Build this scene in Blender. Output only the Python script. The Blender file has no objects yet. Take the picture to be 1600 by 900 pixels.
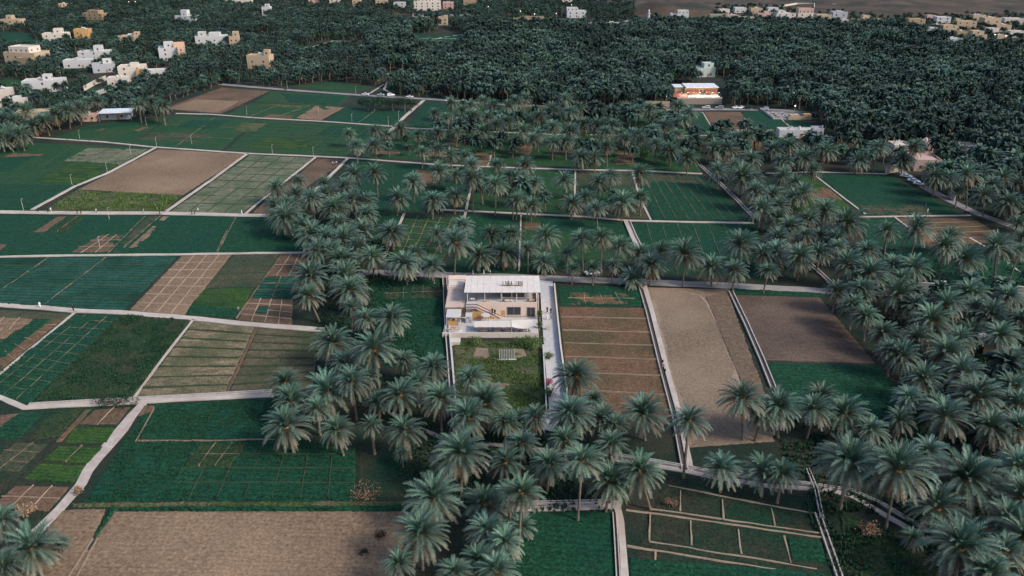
import bpy, bmesh, math, random
import numpy as np
from mathutils import Vector, Matrix, Euler
random.seed(7); RNG = np.random.default_rng(7)
R = math.radians
SC = bpy.context.scene
COL = SC.collection

# ------------------------------------------------------------------ camera, sky, sun, exposure
PITCH, FPX, CAMH = R(24.0), 1280.0, 100.0
cam = bpy.data.cameras.new('camera'); cam.sensor_width = 36.0; cam.lens = 36.0 * FPX / 1600.0
cam.clip_start = 1.0; cam.clip_end = 12000.0
camo = bpy.data.objects.new('camera', cam); COL.objects.link(camo)
camo.location = (0, 0, CAMH); camo.rotation_euler = (math.pi / 2 - PITCH, 0, 0)
SC.camera = camo
SUN_AZ, SUN_EL = R(118), R(38)          # azimuth clockwise from +Y
world = bpy.data.worlds.new('World'); SC.world = world; world.use_nodes = True
wn = world.node_tree
sky = wn.nodes.new('ShaderNodeTexSky'); sky.sky_type = 'NISHITA'; sky.sun_disc = False
sky.sun_elevation = SUN_EL; sky.sun_rotation = SUN_AZ; sky.dust_density = 2.0; sky.ozone_density = 1.3
wn.links.new(sky.outputs[0], wn.nodes['Background'].inputs[0])
wn.nodes['Background'].inputs[1].default_value = 0.10
sun = bpy.data.lights.new('sun', 'SUN'); sun.energy = 1.5; sun.angle = R(10); sun.color = (1.0, 0.91, 0.79)
suno = bpy.data.objects.new('sun', sun); COL.objects.link(suno)
sd = Vector((math.sin(SUN_AZ) * math.cos(SUN_EL), math.cos(SUN_AZ) * math.cos(SUN_EL), math.sin(SUN_EL)))
suno.rotation_euler = sd.to_track_quat('Z', 'Y').to_euler(); suno.location = sd * 400
vs = SC.view_settings
vs.view_transform = 'Standard'; vs.look = 'None'; vs.gamma = 1.0; vs.exposure = 1.12; vs.use_curve_mapping = False
SC.cycles.use_denoising = True; SC.cycles.denoiser = 'OPENIMAGEDENOISE'; SC.cycles.denoising_input_passes = 'RGB_ALBEDO_NORMAL'; SC.cycles.denoising_prefilter = 'ACCURATE'; SC.cycles.max_bounces = 5; SC.cycles.diffuse_bounces = 3; SC.cycles.transparent_max_bounces = 4

# ------------------------------------------------------------------ helpers
SP, CP = math.sin(PITCH), math.cos(PITCH)
def G(x, y, z=0.0):
    """point of the land at height z that the photograph shows at pixel x, y"""
    u, v = (x - 800.0) / FPX, (y - 450.0) / FPX
    t = (CAMH - z) / (SP + v * CP)
    return Vector((u * t, t * (CP - v * SP), z))
def ZAT(x, y, Y):
    """height (and x) of the sight line at distance Y"""
    u, v = (x - 800.0) / FPX, (y - 450.0) / FPX
    t = Y / (CP - v * SP)
    return u * t, CAMH - t * (SP + v * CP)
def PXM(y): return CP * (y + 120.0) / CAMH

def mat(name, col, rough=0.85, col2=None, scale=1.0, bump=0.0, bscale=None, rnd=0.0, spec=0.2, detail=6.0, contrast=0.25, col3=None, scale3=0.05, coord='Object', stretch=None, wave=None, hue=0.0, transl=0.0, rows=None, fine=0.0, wpos=0.0, wsc=.022):
    m = bpy.data.materials.new(name); m.use_nodes = True
    nt = m.node_tree; N = nt.nodes; L = nt.links
    b = N['Principled BSDF']; b.inputs['Roughness'].default_value = rough
    b.inputs['Specular IOR Level'].default_value = spec
    tc = N.new('ShaderNodeTexCoord'); vec = tc.outputs[coord]
    if stretch:
        mp = N.new('ShaderNodeMapping'); mp.inputs['Scale'].default_value = stretch[:3]
        if len(stretch) > 3: mp.inputs['Rotation'].default_value = (0, 0, stretch[3])
        L.new(vec, mp.inputs[0]); vec = mp.outputs[0]
    out = None
    def rgb(c):
        n = N.new('ShaderNodeRGB'); n.outputs[0].default_value = (*c, 1); return n.outputs[0]
    out = rgb(col)
    nz = N.new('ShaderNodeTexNoise'); nz.inputs['Scale'].default_value = scale; nz.inputs['Detail'].default_value = detail
    nz.inputs['Roughness'].default_value = 0.68
    L.new(vec, nz.inputs['Vector'])
    def mixc(a, bcol, fac):
        mx = N.new('ShaderNodeMix'); mx.data_type = 'RGBA'
        L.new(fac, mx.inputs[0]); L.new(a, mx.inputs[6]); L.new(bcol, mx.inputs[7]); return mx.outputs[2]
    def ramp(f, lo, hi):
        mr = N.new('ShaderNodeMapRange'); mr.inputs[1].default_value = lo; mr.inputs[2].default_value = hi
        L.new(f, mr.inputs[0]); return mr.outputs[0]
    if col2: out = mixc(out, rgb(col2), ramp(nz.outputs[0], 0.5 - contrast, 0.5 + contrast))
    if col3:
        n3 = N.new('ShaderNodeTexNoise'); n3.inputs['Scale'].default_value = scale3; n3.inputs['Detail'].default_value = 4
        L.new(tc.outputs[coord], n3.inputs['Vector'])
        out = mixc(out, rgb(col3), ramp(n3.outputs[0], 0.44, 0.66))
    def mulv(c, f, lo, hi, vlo, vhi):
        mr = N.new('ShaderNodeMapRange'); mr.inputs[1].default_value = lo; mr.inputs[2].default_value = hi; mr.inputs[3].default_value = vlo; mr.inputs[4].default_value = vhi
        L.new(f, mr.inputs[0]); hv = N.new('ShaderNodeHueSaturation'); L.new(c, hv.inputs['Color']); L.new(mr.outputs[0], hv.inputs['Value']); return hv.outputs[0]
    if rows:
        mpw = N.new('ShaderNodeMapping'); mpw.inputs['Rotation'].default_value = (0, 0, rows[1]); L.new(tc.outputs[coord], mpw.inputs[0])
        wv0 = N.new('ShaderNodeTexWave'); wv0.bands_direction = 'Y'; wv0.inputs['Scale'].default_value = rows[0]; wv0.inputs['Distortion'].default_value = 1.6; wv0.inputs['Detail'].default_value = 3; wv0.inputs['Detail Scale'].default_value = .6
        L.new(mpw.outputs[0], wv0.inputs['Vector']); out = mulv(out, wv0.outputs[1], 0.0, 0.45, 1 - rows[2], 1.0)
    if fine > 0:
        nf = N.new('ShaderNodeTexNoise'); nf.inputs['Scale'].default_value = 2.0; nf.inputs['Detail'].default_value = 3; L.new(tc.outputs[coord], nf.inputs['Vector'])
        out = mulv(out, nf.outputs[0], 0.32, 0.68, 1 - fine, 1 + fine)
    if rnd > 0 or hue > 0:
        oi = N.new('ShaderNodeObjectInfo')
        hs = N.new('ShaderNodeHueSaturation')
        mr = N.new('ShaderNodeMapRange'); mr.inputs[3].default_value = 1 - rnd; mr.inputs[4].default_value = 1 + rnd
        L.new(oi.outputs['Random'], mr.inputs[0]); L.new(mr.outputs[0], hs.inputs['Value'])
        ml = N.new('ShaderNodeMath'); ml.operation = 'MULTIPLY'; ml.inputs[1].default_value = 7.31
        fr = N.new('ShaderNodeMath'); fr.operation = 'FRACT'
        L.new(oi.outputs['Random'], ml.inputs[0]); L.new(ml.outputs[0], fr.inputs[0])
        mh = N.new('ShaderNodeMapRange'); mh.inputs[3].default_value = 0.5 - hue; mh.inputs[4].default_value = 0.5 + hue * 0.4
        L.new(fr.outputs[0], mh.inputs[0]); L.new(mh.outputs[0], hs.inputs['Hue'])
        L.new(out, hs.inputs['Color']); out = hs.outputs[0]
    if wpos > 0:
        ge = N.new('ShaderNodeNewGeometry'); nw = N.new('ShaderNodeTexNoise'); nw.inputs['Scale'].default_value = wsc; nw.inputs['Detail'].default_value = 4; L.new(ge.outputs['Position'], nw.inputs['Vector'])
        out = mulv(out, nw.outputs[0], .36, .64, 1 - wpos, 1 + wpos)
    L.new(out, b.inputs['Base Color'])
    if bump > 0:
        bp = N.new('ShaderNodeBump'); bp.inputs['Strength'].default_value = 1.0; bp.inputs['Distance'].default_value = bump
        nb = nz
        h = nz.outputs[0]
        if bscale:
            nb = N.new('ShaderNodeTexNoise'); nb.inputs['Scale'].default_value = bscale; nb.inputs['Detail'].default_value = 5
            L.new(vec, nb.inputs['Vector']); h = nb.outputs[0]
        if wave:
            wv = N.new('ShaderNodeTexWave'); wv.inputs['Scale'].default_value = wave; wv.inputs['Distortion'].default_value = 1.2
            wv.inputs['Detail'].default_value = 2
            L.new(vec, wv.inputs['Vector'])
            ad = N.new('ShaderNodeMath'); ad.operation = 'ADD'; L.new(h, ad.inputs[0]); L.new(wv.outputs[1], ad.inputs[1]); h = ad.outputs[0]
        L.new(h, bp.inputs['Height']); L.new(bp.outputs[0], b.inputs['Normal'])
    if transl > 0:
        tr = N.new('ShaderNodeBsdfTranslucent'); L.new(out, tr.inputs[0])
        ms = N.new('ShaderNodeMixShader'); ms.inputs[0].default_value = transl
        L.new(b.outputs[0], ms.inputs[1]); L.new(tr.outputs[0], ms.inputs[2])
        L.new(ms.outputs[0], N['Material Output'].inputs[0])
    return m
def emis(name, col, s):
    m = bpy.data.materials.new(name); m.use_nodes = True
    b = m.node_tree.nodes['Principled BSDF']; b.inputs['Base Color'].default_value = (*col, 1)
    b.inputs['Emission Color'].default_value = (*col, 1); b.inputs['Emission Strength'].default_value = s
    return m

M = {}
# land
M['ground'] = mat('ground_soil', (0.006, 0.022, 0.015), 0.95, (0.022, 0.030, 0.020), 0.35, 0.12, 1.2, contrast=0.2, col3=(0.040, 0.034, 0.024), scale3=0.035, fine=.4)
M['far_ground'] = mat('far_ground', (0.100, 0.070, 0.050), 0.95, (0.052, 0.040, 0.031), 0.02, 0.4, 0.15, contrast=0.2, col3=(0.03, 0.032, 0.026), scale3=0.03)
M['alf'] = mat('alfalfa', (0.0022, 0.032, 0.0150), 0.9, (0.010, 0.060, 0.028), 0.5, 0.12, 3.0, contrast=0.2, col3=(0.004, 0.044, 0.024), scale3=0.05, rows=(.22, .1, .25), fine=.5)
M['teal'] = mat('bluish_crop', (0.004, 0.046, 0.030), 0.9, (0.024, 0.086, 0.060), 0.35, 0.12, 2.5, contrast=0.18, col3=(0.003, 0.038, 0.020), scale3=0.08, rows=(.16, .06, .45), fine=.3)
M['grn'] = mat('green_crop', (0.004, 0.043, 0.0150), 0.9, (0.022, 0.070, 0.026), 0.4, 0.10, 3.0, contrast=0.2, col3=(0.024, 0.058, 0.024), scale3=0.05, rows=(.2, .1, .3), fine=.45)
M['lite'] = mat('bright_crop', (0.014, 0.062, 0.010), 0.9, (0.046, 0.082, 0.018), 0.6, 0.12, 3.0, contrast=0.22, col3=(0.009, 0.046, 0.012), scale3=0.12, rows=(.3, .1, .3), fine=.4)
M['weed'] = mat('weedy_crop', (0.008, 0.028, 0.011), 0.92, (0.026, 0.048, 0.018), 0.5, 0.2, 2.0, contrast=0.2, col3=(0.030, 0.036, 0.018), scale3=0.07, fine=.5)
M['weedmix'] = mat('weeds_on_soil', (0.030, 0.066, 0.017), 0.92, (0.100, 0.085, 0.050), 0.22, 0.15, 2.0, contrast=0.12, col3=(0.028, 0.050, 0.014), scale3=0.06, fine=.45)
M['tan'] = mat('tan_stubble', (0.120, 0.078, 0.048), 0.95, (0.228, 0.160, 0.105), 0.9, 0.07, 1.6, contrast=0.2, col3=(0.215, 0.146, 0.094), scale3=0.035, fine=.3, rows=(.3, 0.03, .12), wpos=.14)
M['gravel'] = mat('tan_earth', (0.125, 0.088, 0.060), 0.95, (0.195, 0.145, 0.103), 1.0, 0.04, 2.0, contrast=0.16, col3=(0.235, 0.176, 0.126), scale3=0.025, fine=.2)
M['gravel2'] = mat('brown_earth', (0.090, 0.062, 0.043), 0.95, (0.160, 0.115, 0.080), 0.8, 0.05, 2.0, contrast=0.2, fine=.25)
M['brn'] = mat('brown_soil', (0.092, 0.054, 0.035), 0.95, (0.155, 0.098, 0.068), 0.8, 0.12, 2.0, contrast=0.18, col3=(0.080, 0.058, 0.036), scale3=0.06, fine=.3)
M['rust'] = mat('rusty_stubble', (0.098, 0.055, 0.030), 0.95, (0.150, 0.092, 0.056), 0.6, 0.10, 2.5, contrast=0.18, col3=(0.062, 0.056, 0.028), scale3=0.06, fine=.4)
M['dk'] = mat('dark_ploughed_soil', (0.060, 0.042, 0.034), 0.95, (0.104, 0.074, 0.058), 0.6, 0.22, 1.5, contrast=0.22, col3=(0.135, 0.096, 0.074), scale3=0.035, rows=(.42, .04, .35), fine=.25)
M['pale'] = mat('pale_crop', (0.066, 0.088, 0.048), 0.95, (0.180, 0.170, 0.118), 0.3, 0.10, 2.5, contrast=0.16, col3=(0.062, 0.090, 0.048), scale3=0.08, fine=.35)
M['straw'] = mat('straw_strip', (0.072, 0.062, 0.034), 0.95, (0.240, 0.190, 0.122), 0.5, 0.12, 2.5, contrast=0.18, col3=(0.075, 0.078, 0.042), scale3=0.07, stretch=(0.6, 1.2, 1), fine=.4)
M['strawdk'] = mat('dull_straw_strip', (0.050, 0.048, 0.027), 0.95, (0.128, 0.104, 0.068), 0.5, 0.12, 2.5, contrast=0.18, col3=(0.046, 0.056, 0.030), scale3=0.07, stretch=(0.6, 1.2, 1), fine=.4)
M['plot'] = mat('dull_plot', (0.032, 0.043, 0.023), 0.95, (0.076, 0.070, 0.044), 0.5, 0.10, 2.5, contrast=0.2, col3=(0.026, 0.046, 0.025), scale3=0.08, fine=.4)
M['dplot'] = mat('dark_plot', (0.010, 0.023, 0.014), 0.95, (0.036, 0.034, 0.022), 0.45, 0.10, 2.5, contrast=0.2, col3=(0.006, 0.032, 0.017), scale3=0.06, fine=.45)
M['ridge'] = mat('ridge_soil', (0.060, 0.062, 0.036), 0.95, (0.20, 0.155, 0.108), 0.5, 0.05, 4, contrast=.15)
M['track'] = mat('pale_wheel_track', (0.20, 0.150, 0.108), 0.95, (0.28, 0.215, 0.160), 0.5, 0.03, 3, contrast=.2, fine=.2)
M['ridgelt'] = mat('ridge_dry_soil', (0.22, 0.165, 0.118), 0.95, (0.34, 0.265, 0.195), 0.8, 0.05, 4)
M['ridgedk'] = mat('ridge_grass', (0.020, 0.040, 0.020), 0.95, (0.050, 0.065, 0.035), 1.0, 0.05, 4)
M['ridgebr'] = mat('ridge_brown', (0.16, 0.115, 0.082), 0.95, (0.25, 0.185, 0.135), 1.0, 0.05, 4)
# hard surfaces
M['path'] = mat('pale_concrete_path', (0.36, 0.315, 0.275), 0.9, (0.50, 0.445, 0.395), 0.6, 0.02, 4, contrast=0.2, col3=(0.36, 0.30, 0.26), scale3=0.12)
M['dirtpath'] = mat('dusty_path', (0.30, 0.25, 0.22), 0.95, (0.46, 0.40, 0.365), 0.5, 0.04, 3, contrast=0.2)
M['asphalt'] = mat('grey_road', (0.16, 0.155, 0.17), 0.9, (0.24, 0.23, 0.245), 0.4, 0.02, 6, contrast=0.22, col3=(0.26, 0.235, 0.22), scale3=0.06)
M['lane'] = mat('lane_concrete', (0.22, 0.20, 0.20), 0.9, (0.33, 0.30, 0.29), 0.4, 0.02, 6, contrast=0.22, col3=(0.25, 0.22, 0.20), scale3=0.08)
M['paving'] = mat('pale_paving', (0.38, 0.37, 0.38), 0.85, (0.50, 0.48, 0.47), 0.9, 0.01, 5, contrast=0.2)
M['chan'] = mat('channel_concrete', (0.33, 0.29, 0.27), 0.9, (0.48, 0.43, 0.40), 0.9, 0.02, 4, contrast=0.2)
M['bed'] = mat('channel_bed', (0.045, 0.042, 0.035), 0.6, (0.10, 0.085, 0.07), 0.8, 0.02, 4)
def paint(n, c, k=0.82): return mat(n, c, 0.85, tuple(x * k for x in c), 0.35, 0.01, 6, contrast=0.3, rnd=0.03)
M['white'] = paint('white_render', (0.52, 0.51, 0.50)); M['cream'] = paint('cream_render', (0.60, 0.53, 0.46))
M['tanw'] = paint('tan_render', (0.46, 0.35, 0.24)); M['greyw'] = paint('grey_render', (0.38, 0.38, 0.40))
M['pinkw'] = paint('pink_render', (0.50, 0.34, 0.29)); M['peach'] = paint('peach_render', (0.62, 0.40, 0.27))
M['orangew'] = paint('orange_render', (0.50, 0.31, 0.14)); M['olive'] = paint('olive_render', (0.27, 0.25, 0.18))
M['brownw'] = paint('brown_stone', (0.34, 0.25, 0.16)); M['greenw'] = paint('pale_green_render', (0.48, 0.54, 0.48))
M['villa'] = paint('villa_render', (0.66, 0.50, 0.42), 0.9); M['villaroof'] = mat('white_roof_sheet', (0.56, 0.50, 0.46), 0.7, (0.66, 0.60, 0.55), 0.5, 0.005, 4, rnd=0.035)
M['tileroof'] = mat('tan_roof_tiles', (0.46, 0.36, 0.30), 0.85, (0.54, 0.44, 0.38), 0.8, 0.01, 5, rnd=0.07)
M['timber'] = mat('golden_timber', (0.42, 0.235, 0.085), 0.7, (0.50, 0.30, 0.12), 2.0, 0.01, 6, rnd=0.12, stretch=(1, 1, 6))
M['slat'] = mat('brown_slats', (0.26, 0.17, 0.10), 0.8, (0.33, 0.23, 0.14), 2.0, 0.01, 6, rnd=0.12)
M['metal'] = mat('dark_metal', (0.06, 0.06, 0.065), 0.5, spec=0.5); M['post'] = mat('pale_metal_post', (0.55, 0.54, 0.52), 0.5)
M['glass'] = mat('window_glass', (0.025, 0.030, 0.035), 0.12, spec=0.6); M['frame'] = mat('window_frame', (0.30, 0.25, 0.21), 0.6)
M['sheet'] = mat('white_metal_sheet', (0.66, 0.68, 0.70), 0.45, (0.55, 0.57, 0.60), 0.3); M['red'] = mat('dark_red_cloth', (0.20, 0.065, 0.05), 0.9, (0.26, 0.09, 0.07), 0.8)
M['cloth'] = mat('cream_cloth', (0.55, 0.49, 0.43), 0.9, (0.62, 0.56, 0.50), 0.8); M['stone'] = mat('rubble_stone', (0.20, 0.16, 0.13), 0.95, (0.34, 0.28, 0.23), 1.2, 0.1, 3)
M['tyre'] = mat('tyre_rubber', (0.015, 0.015, 0.016), 0.8); M['rim'] = mat('wheel_rim', (0.35, 0.35, 0.36), 0.35, spec=0.6)
for n, c in dict(carwhite=(0.78, 0.78, 0.79), carsilver=(0.42, 0.43, 0.45), cargrey=(0.20, 0.21, 0.22), cardark=(0.03, 0.03, 0.035)).items(): M[n] = mat(n + '_paint', c, 0.25, spec=0.6)
M['skin'] = mat('skin', (0.30, 0.17, 0.11), 0.6); M['hair'] = mat('dark_hair', (0.012, 0.01, 0.01), 0.8)
for n, c in dict(cwhite=(0.72, 0.72, 0.74), cblack=(0.010, 0.010, 0.014), cblue=(0.05, 0.10, 0.20), cgrey=(0.20, 0.22, 0.25), cpink=(0.42, 0.16, 0.17), cyel=(0.50, 0.33, 0.10)).items(): M[n] = mat('cloth_' + n[1:], c, 0.9)
# plants
M['leafy'] = mat('young_frond', (0.050, 0.122, 0.088), 0.5, (0.088, 0.165, 0.122), 2.0, rnd=0.2, hue=0.03, spec=0.4, transl=0.10, wpos=.32, wsc=.11)
M['leafm'] = mat('mature_frond', (0.048, 0.092, 0.070), 0.5, (0.108, 0.152, 0.116), 1.4, rnd=0.26, hue=0.035, spec=0.45, transl=0.08, wpos=.36, wsc=.11)
M['leafo'] = mat('old_frond', (0.058, 0.082, 0.060), 0.6, (0.175, 0.160, 0.112), 1.1, rnd=0.26, hue=0.045, spec=0.35, transl=0.06, wpos=.36, wsc=.11)
M['dead'] = mat('dead_frond', (0.19, 0.125, 0.075), 0.9, (0.30, 0.21, 0.13), 1.5, rnd=0.2)
M['rachis'] = mat('frond_stalk', (0.20, 0.17, 0.09), 0.7, (0.30, 0.21, 0.10), 1.5)
M['fruit'] = mat('fruit_stalk', (0.34, 0.20, 0.07), 0.8, (0.26, 0.13, 0.05), 2.0)
M['bark'] = mat('palm_bark', (0.105, 0.080, 0.062), 0.95, (0.21, 0.165, 0.13), 3.0, 0.06, 7)
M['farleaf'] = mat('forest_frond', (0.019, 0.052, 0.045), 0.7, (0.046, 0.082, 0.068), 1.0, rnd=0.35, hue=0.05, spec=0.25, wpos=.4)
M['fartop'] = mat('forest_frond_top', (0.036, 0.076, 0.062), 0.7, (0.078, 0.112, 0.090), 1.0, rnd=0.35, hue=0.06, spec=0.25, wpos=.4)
M['broad'] = mat('broadleaf', (0.010, 0.034, 0.024), 0.8, (0.030, 0.062, 0.042), 0.9, rnd=0.25, hue=0.04)
M['redleaf'] = mat('rusty_twigs', (0.16, 0.085, 0.055), 0.9, (0.24, 0.15, 0.10), 0.9)
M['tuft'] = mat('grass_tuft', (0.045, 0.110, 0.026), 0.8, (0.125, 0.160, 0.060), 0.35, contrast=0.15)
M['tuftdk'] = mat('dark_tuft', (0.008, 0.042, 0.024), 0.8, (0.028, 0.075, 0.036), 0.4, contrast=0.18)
M['flower'] = mat('pink_flowers', (0.42, 0.10, 0.14), 0.8)
M['lit'] = emis('lit_lamp', (1.0, 0.88, 0.74), 2.2)

def link(name, me, parent=None):
    o = bpy.data.objects.new(name, me); COL.objects.link(o)
    if parent is not None: o.parent = parent
    return o
def empty(name, loc=(0, 0, 0), rz=0.0):
    o = bpy.data.objects.new(name, None); COL.objects.link(o); o.location = loc; o.rotation_euler = (0, 0, rz); o.empty_display_size = 0.5
    return o
LABELS = set()
def tag(o, label, cat, group=None):
    if label in LABELS: print('DUPLICATE LABEL', label)
    LABELS.add(label)
    o['label'] = label; o['category'] = cat
    if group: o['group'] = group
    return o
class MB:
    """collects faces and links them as one mesh object"""
    def __init__(s): s.v = []; s.f = []; s.m = []; s.mats = []
    def mi(s, m):
        m = M[m] if isinstance(m, str) else m
        if m not in s.mats: s.mats.append(m)
        return s.mats.index(m)
    def face(s, pts, m):
        i = len(s.v); s.v += [tuple(p) for p in pts]; s.f.append(tuple(range(i, i + len(pts)))); s.m.append(s.mi(m)); return s
    def box(s, x0, x1, y0, y1, z0, z1, m):
        i = len(s.v)
        s.v += [(x0, y0, z0), (x1, y0, z0), (x1, y1, z0), (x0, y1, z0), (x0, y0, z1), (x1, y0, z1), (x1, y1, z1), (x0, y1, z1)]
        for q in ((0, 3, 2, 1), (4, 5, 6, 7), (0, 1, 5, 4), (1, 2, 6, 5), (2, 3, 7, 6), (3, 0, 4, 7)):
            s.f.append(tuple(i + k for k in q)); s.m.append(s.mi(m))
        return s
    def beam(s, a, b, r, m, n=6, r2=None):
        a, b = Vector(a), Vector(b); r2 = r if r2 is None else r2
        d = (b - a).normalized(); u = d.orthogonal().normalized(); w = d.cross(u)
        i = len(s.v)
        for p, rr in ((a, r), (b, r2)):
            for k in range(n):
                t = 2 * math.pi * k / n; s.v.append(tuple(p + (u * math.cos(t) + w * math.sin(t)) * rr))
        for k in range(n):
            s.f.append((i + k, i + (k + 1) % n, i + n + (k + 1) % n, i + n + k)); s.m.append(s.mi(m))
        s.f.append(tuple(i + k for k in reversed(range(n)))); s.f.append(tuple(i + n + k for k in range(n))); s.m += [s.mi(m)] * 2
        return s
    def prism(s, pts, z0, z1, m):
        n = len(pts); i = len(s.v)
        s.v += [(p[0], p[1], z0) for p in pts] + [(p[0], p[1], z1) for p in pts]
        for k in range(n): s.f.append((i + k, i + (k + 1) % n, i + n + (k + 1) % n, i + n + k)); s.m.append(s.mi(m))
        s.f.append(tuple(i + n + k for k in range(n))); s.m.append(s.mi(m))
        s.f.append(tuple(i + k for k in reversed(range(n)))); s.m.append(s.mi(m))
        return s
    def mesh(s, name, smooth=False):
        me = bpy.data.meshes.new(name); me.from_pydata(s.v, [], s.f)
        for m in s.mats: me.materials.append(m)
        me.polygons.foreach_set('material_index', s.m)
        if smooth: me.polygons.foreach_set('use_smooth', [True] * len(s.f))
        me.update(); return me
    def build(s, name, parent=None, smooth=False): return link(name, s.mesh(name, smooth), parent)
def BOX(name, parent, x0, x1, y0, y1, z0, z1, m): return MB().box(x0, x1, y0, y1, z0, z1, m).build(name, parent)

# ------------------------------------------------------------------ ground and hills
def struct(o): o['kind'] = 'structure'; return o
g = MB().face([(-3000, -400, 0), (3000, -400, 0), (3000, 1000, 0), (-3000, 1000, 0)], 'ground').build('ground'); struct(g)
def terrain(name, x0, x1, y0, y1, nx, ny, fz, m):
    xs = np.linspace(x0, x1, nx); ys = np.linspace(y0, y1, ny)
    v = [(x, y, fz(x, y)) for y in ys for x in xs]
    f = [(j * nx + i, j * nx + i + 1, (j + 1) * nx + i + 1, (j + 1) * nx + i) for j in range(ny - 1) for i in range(nx - 1)]
    me = bpy.data.meshes.new(name); me.from_pydata(v, [], f); me.materials.append(M[m])
    me.polygons.foreach_set('use_smooth', [True] * len(f)); o = link(name, me); struct(o); return o
from mathutils import noise as mnoise
def nz(x, y, s, seed=0.0): return mnoise.noise(Vector((x * s + seed, y * s - seed, seed * 0.7)))
terrain('far_plain', -3500, 3500, 999.9, 7000, 90, 60, lambda x, y: -0.02 if y < 1005 else max(0, (y - 1400) * 0.035) * (0.8 + 0.6 * nz(x, y, 0.0012)) + 2.0 * nz(x, y, 0.01) * min(1, (y - 1000) / 100), 'far_ground')
hb = G(1090, 27)
def moundz(x, y):
    dx, dy = (x - 200) / 64.0, (y - hb.y - 68) / 58.0
    d = math.sqrt(dx * dx + dy * dy)
    return -0.5 + max(0, 1 - max(0, d - 0.45) / 0.55) ** 0.85 * 11.5 * (1 + 0.25 * nz(x, y, 0.03)) + 0.6 * nz(x, y, 0.12)
terrain('hill', hb.x - 100, hb.x + 112, hb.y + 4, hb.y + 140, 60, 45, moundz, 'far_ground')
def slope(x, y):
    d = (y - (1015 - 0.22 * (x - 360)))
    return -0.6 + (max(0, min(1, d / 40)) * (1.5 + max(0, d) * 0.035) + 1.2 * nz(x, y, 0.03) * min(1, max(0, d / 30))) * max(0, min(1, (x - 340) / 120)) ** 1.5
terrain('slope', 330, 1300, 830, 1500, 90, 60, slope, 'far_ground')

# ------------------------------------------------------------------ fields
FN = 0
def bil(q, u, v):
    a, b, c, d = q
    return a * (1 - u) * (1 - v) + b * u * (1 - v) + c * u * v + d * (1 - u) * v
def field(px, kind, nu=0, nv=0, lvl=0, ridge=None, rw=0.34, rh=0.16, amp=None, us=None, vs_=None, name=None, wob=None):
    global FN
    FN += 1
    q = [G(*p) for p in px]
    L1 = ((q[0] - q[1]).length + (q[3] - q[2]).length) / 2; L2 = ((q[0] - q[3]).length + (q[1] - q[2]).length) / 2
    dist = ((q[0] + q[2]) / 2).y
    cell = max(0.55, dist / 320.0)
    n, m = max(4, min(160, int(L1 / cell))), max(4, min(160, int(L2 / cell)))
    ridge = ridge or ('ridgelt' if kind in ('tan', 'brn', 'rust', 'gravel', 'dk') else 'ridge'); rw = rw * (.65 if lvl else 1)
    crop = kind in ('alf', 'teal', 'grn', 'lite', 'weed', 'weedmix')
    if amp is None: amp = {'weed': 0.30, 'weedmix': 0.2, 'lite': 0.2, 'teal': 0.22, 'alf': 0.2, 'grn': 0.18}.get(kind, 0.07)
    if wob is None: wob = 0.5 if crop or lvl else 0.15
    z0 = 0.03 + 0.14 * lvl + 0.0007 * (FN % 60)
    U, V = np.meshgrid(np.linspace(0, 1, n + 1), np.linspace(0, 1, m + 1))
    Q = [np.array(p) for p in q]
    P = (Q[0][None, None] * ((1 - U) * (1 - V))[..., None] + Q[1][None, None] * (U * (1 - V))[..., None] + Q[2][None, None] * (U * V)[..., None] + Q[3][None, None] * ((1 - U) * V)[..., None])
    P[..., 0] += RNG.normal(0, cell * 0.12, U.shape); P[..., 1] += RNG.normal(0, cell * 0.12, U.shape)
    ax = (q[1] - q[0]).normalized(); ay = (q[3] - q[0]).normalized()
    for k in range(m + 1):
        w1, w2 = abs(nz(k * 0.35, FN, 1)) * wob, abs(nz(k * 0.35, FN + 50, 1)) * wob
        P[k, 0, :2] += np.array((ax.x, ax.y)) * w1; P[k, -1, :2] -= np.array((ax.x, ax.y)) * w2
    for k in range(n + 1):
        w1, w2 = abs(nz(k * 0.35, FN + 90, 1)) * wob, abs(nz(k * 0.35, FN + 130, 1)) * wob
        P[0, k, :2] += np.array((ay.x, ay.y)) * w1; P[-1, k, :2] -= np.array((ay.x, ay.y)) * w2
    Z = z0 + amp * (0.5 + 0.5 * RNG.random(U.shape))
    for k in range(m + 1):
        for l in range(0, n + 1, 2):
            zz = amp * 0.8 * nz(P[k, l, 0], P[k, l, 1], 0.22, FN)
            Z[k, l] += zz
            if l + 1 <= n: Z[k, l + 1] += zz
    Z = np.maximum(Z, z0)
    Z[0, :] = Z[-1, :] = 0.005; Z[:, 0] = Z[:, -1] = 0.005
    P[..., 2] = Z
    idx = np.arange((n + 1) * (m + 1)).reshape(m + 1, n + 1)
    f = np.stack([idx[:-1, :-1], idx[1:, :-1], idx[1:, 1:], idx[:-1, 1:]], -1).reshape(-1, 4)
    me = bpy.data.meshes.new('field'); me.from_pydata(P.reshape(-1, 3).tolist(), [], f.tolist()); me.materials.append(M[kind])
    o = link(name or 'field', me); struct(o)
    top = z0 + amp * 0.75
    lines = []
    for u in (us if us is not None else [i / nu for i in range(1, nu)]): lines.append((bil(q, u, 0.01), bil(q, u, 0.99)))
    for v in (vs_ if vs_ is not None else [i / nv for i in range(1, nv)]): lines.append((bil(q, 0.01, v), bil(q, 0.99, v)))
    for a, b in lines: ridge_line(a, b, top, rw, rh, ridge, o)
    return o
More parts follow.
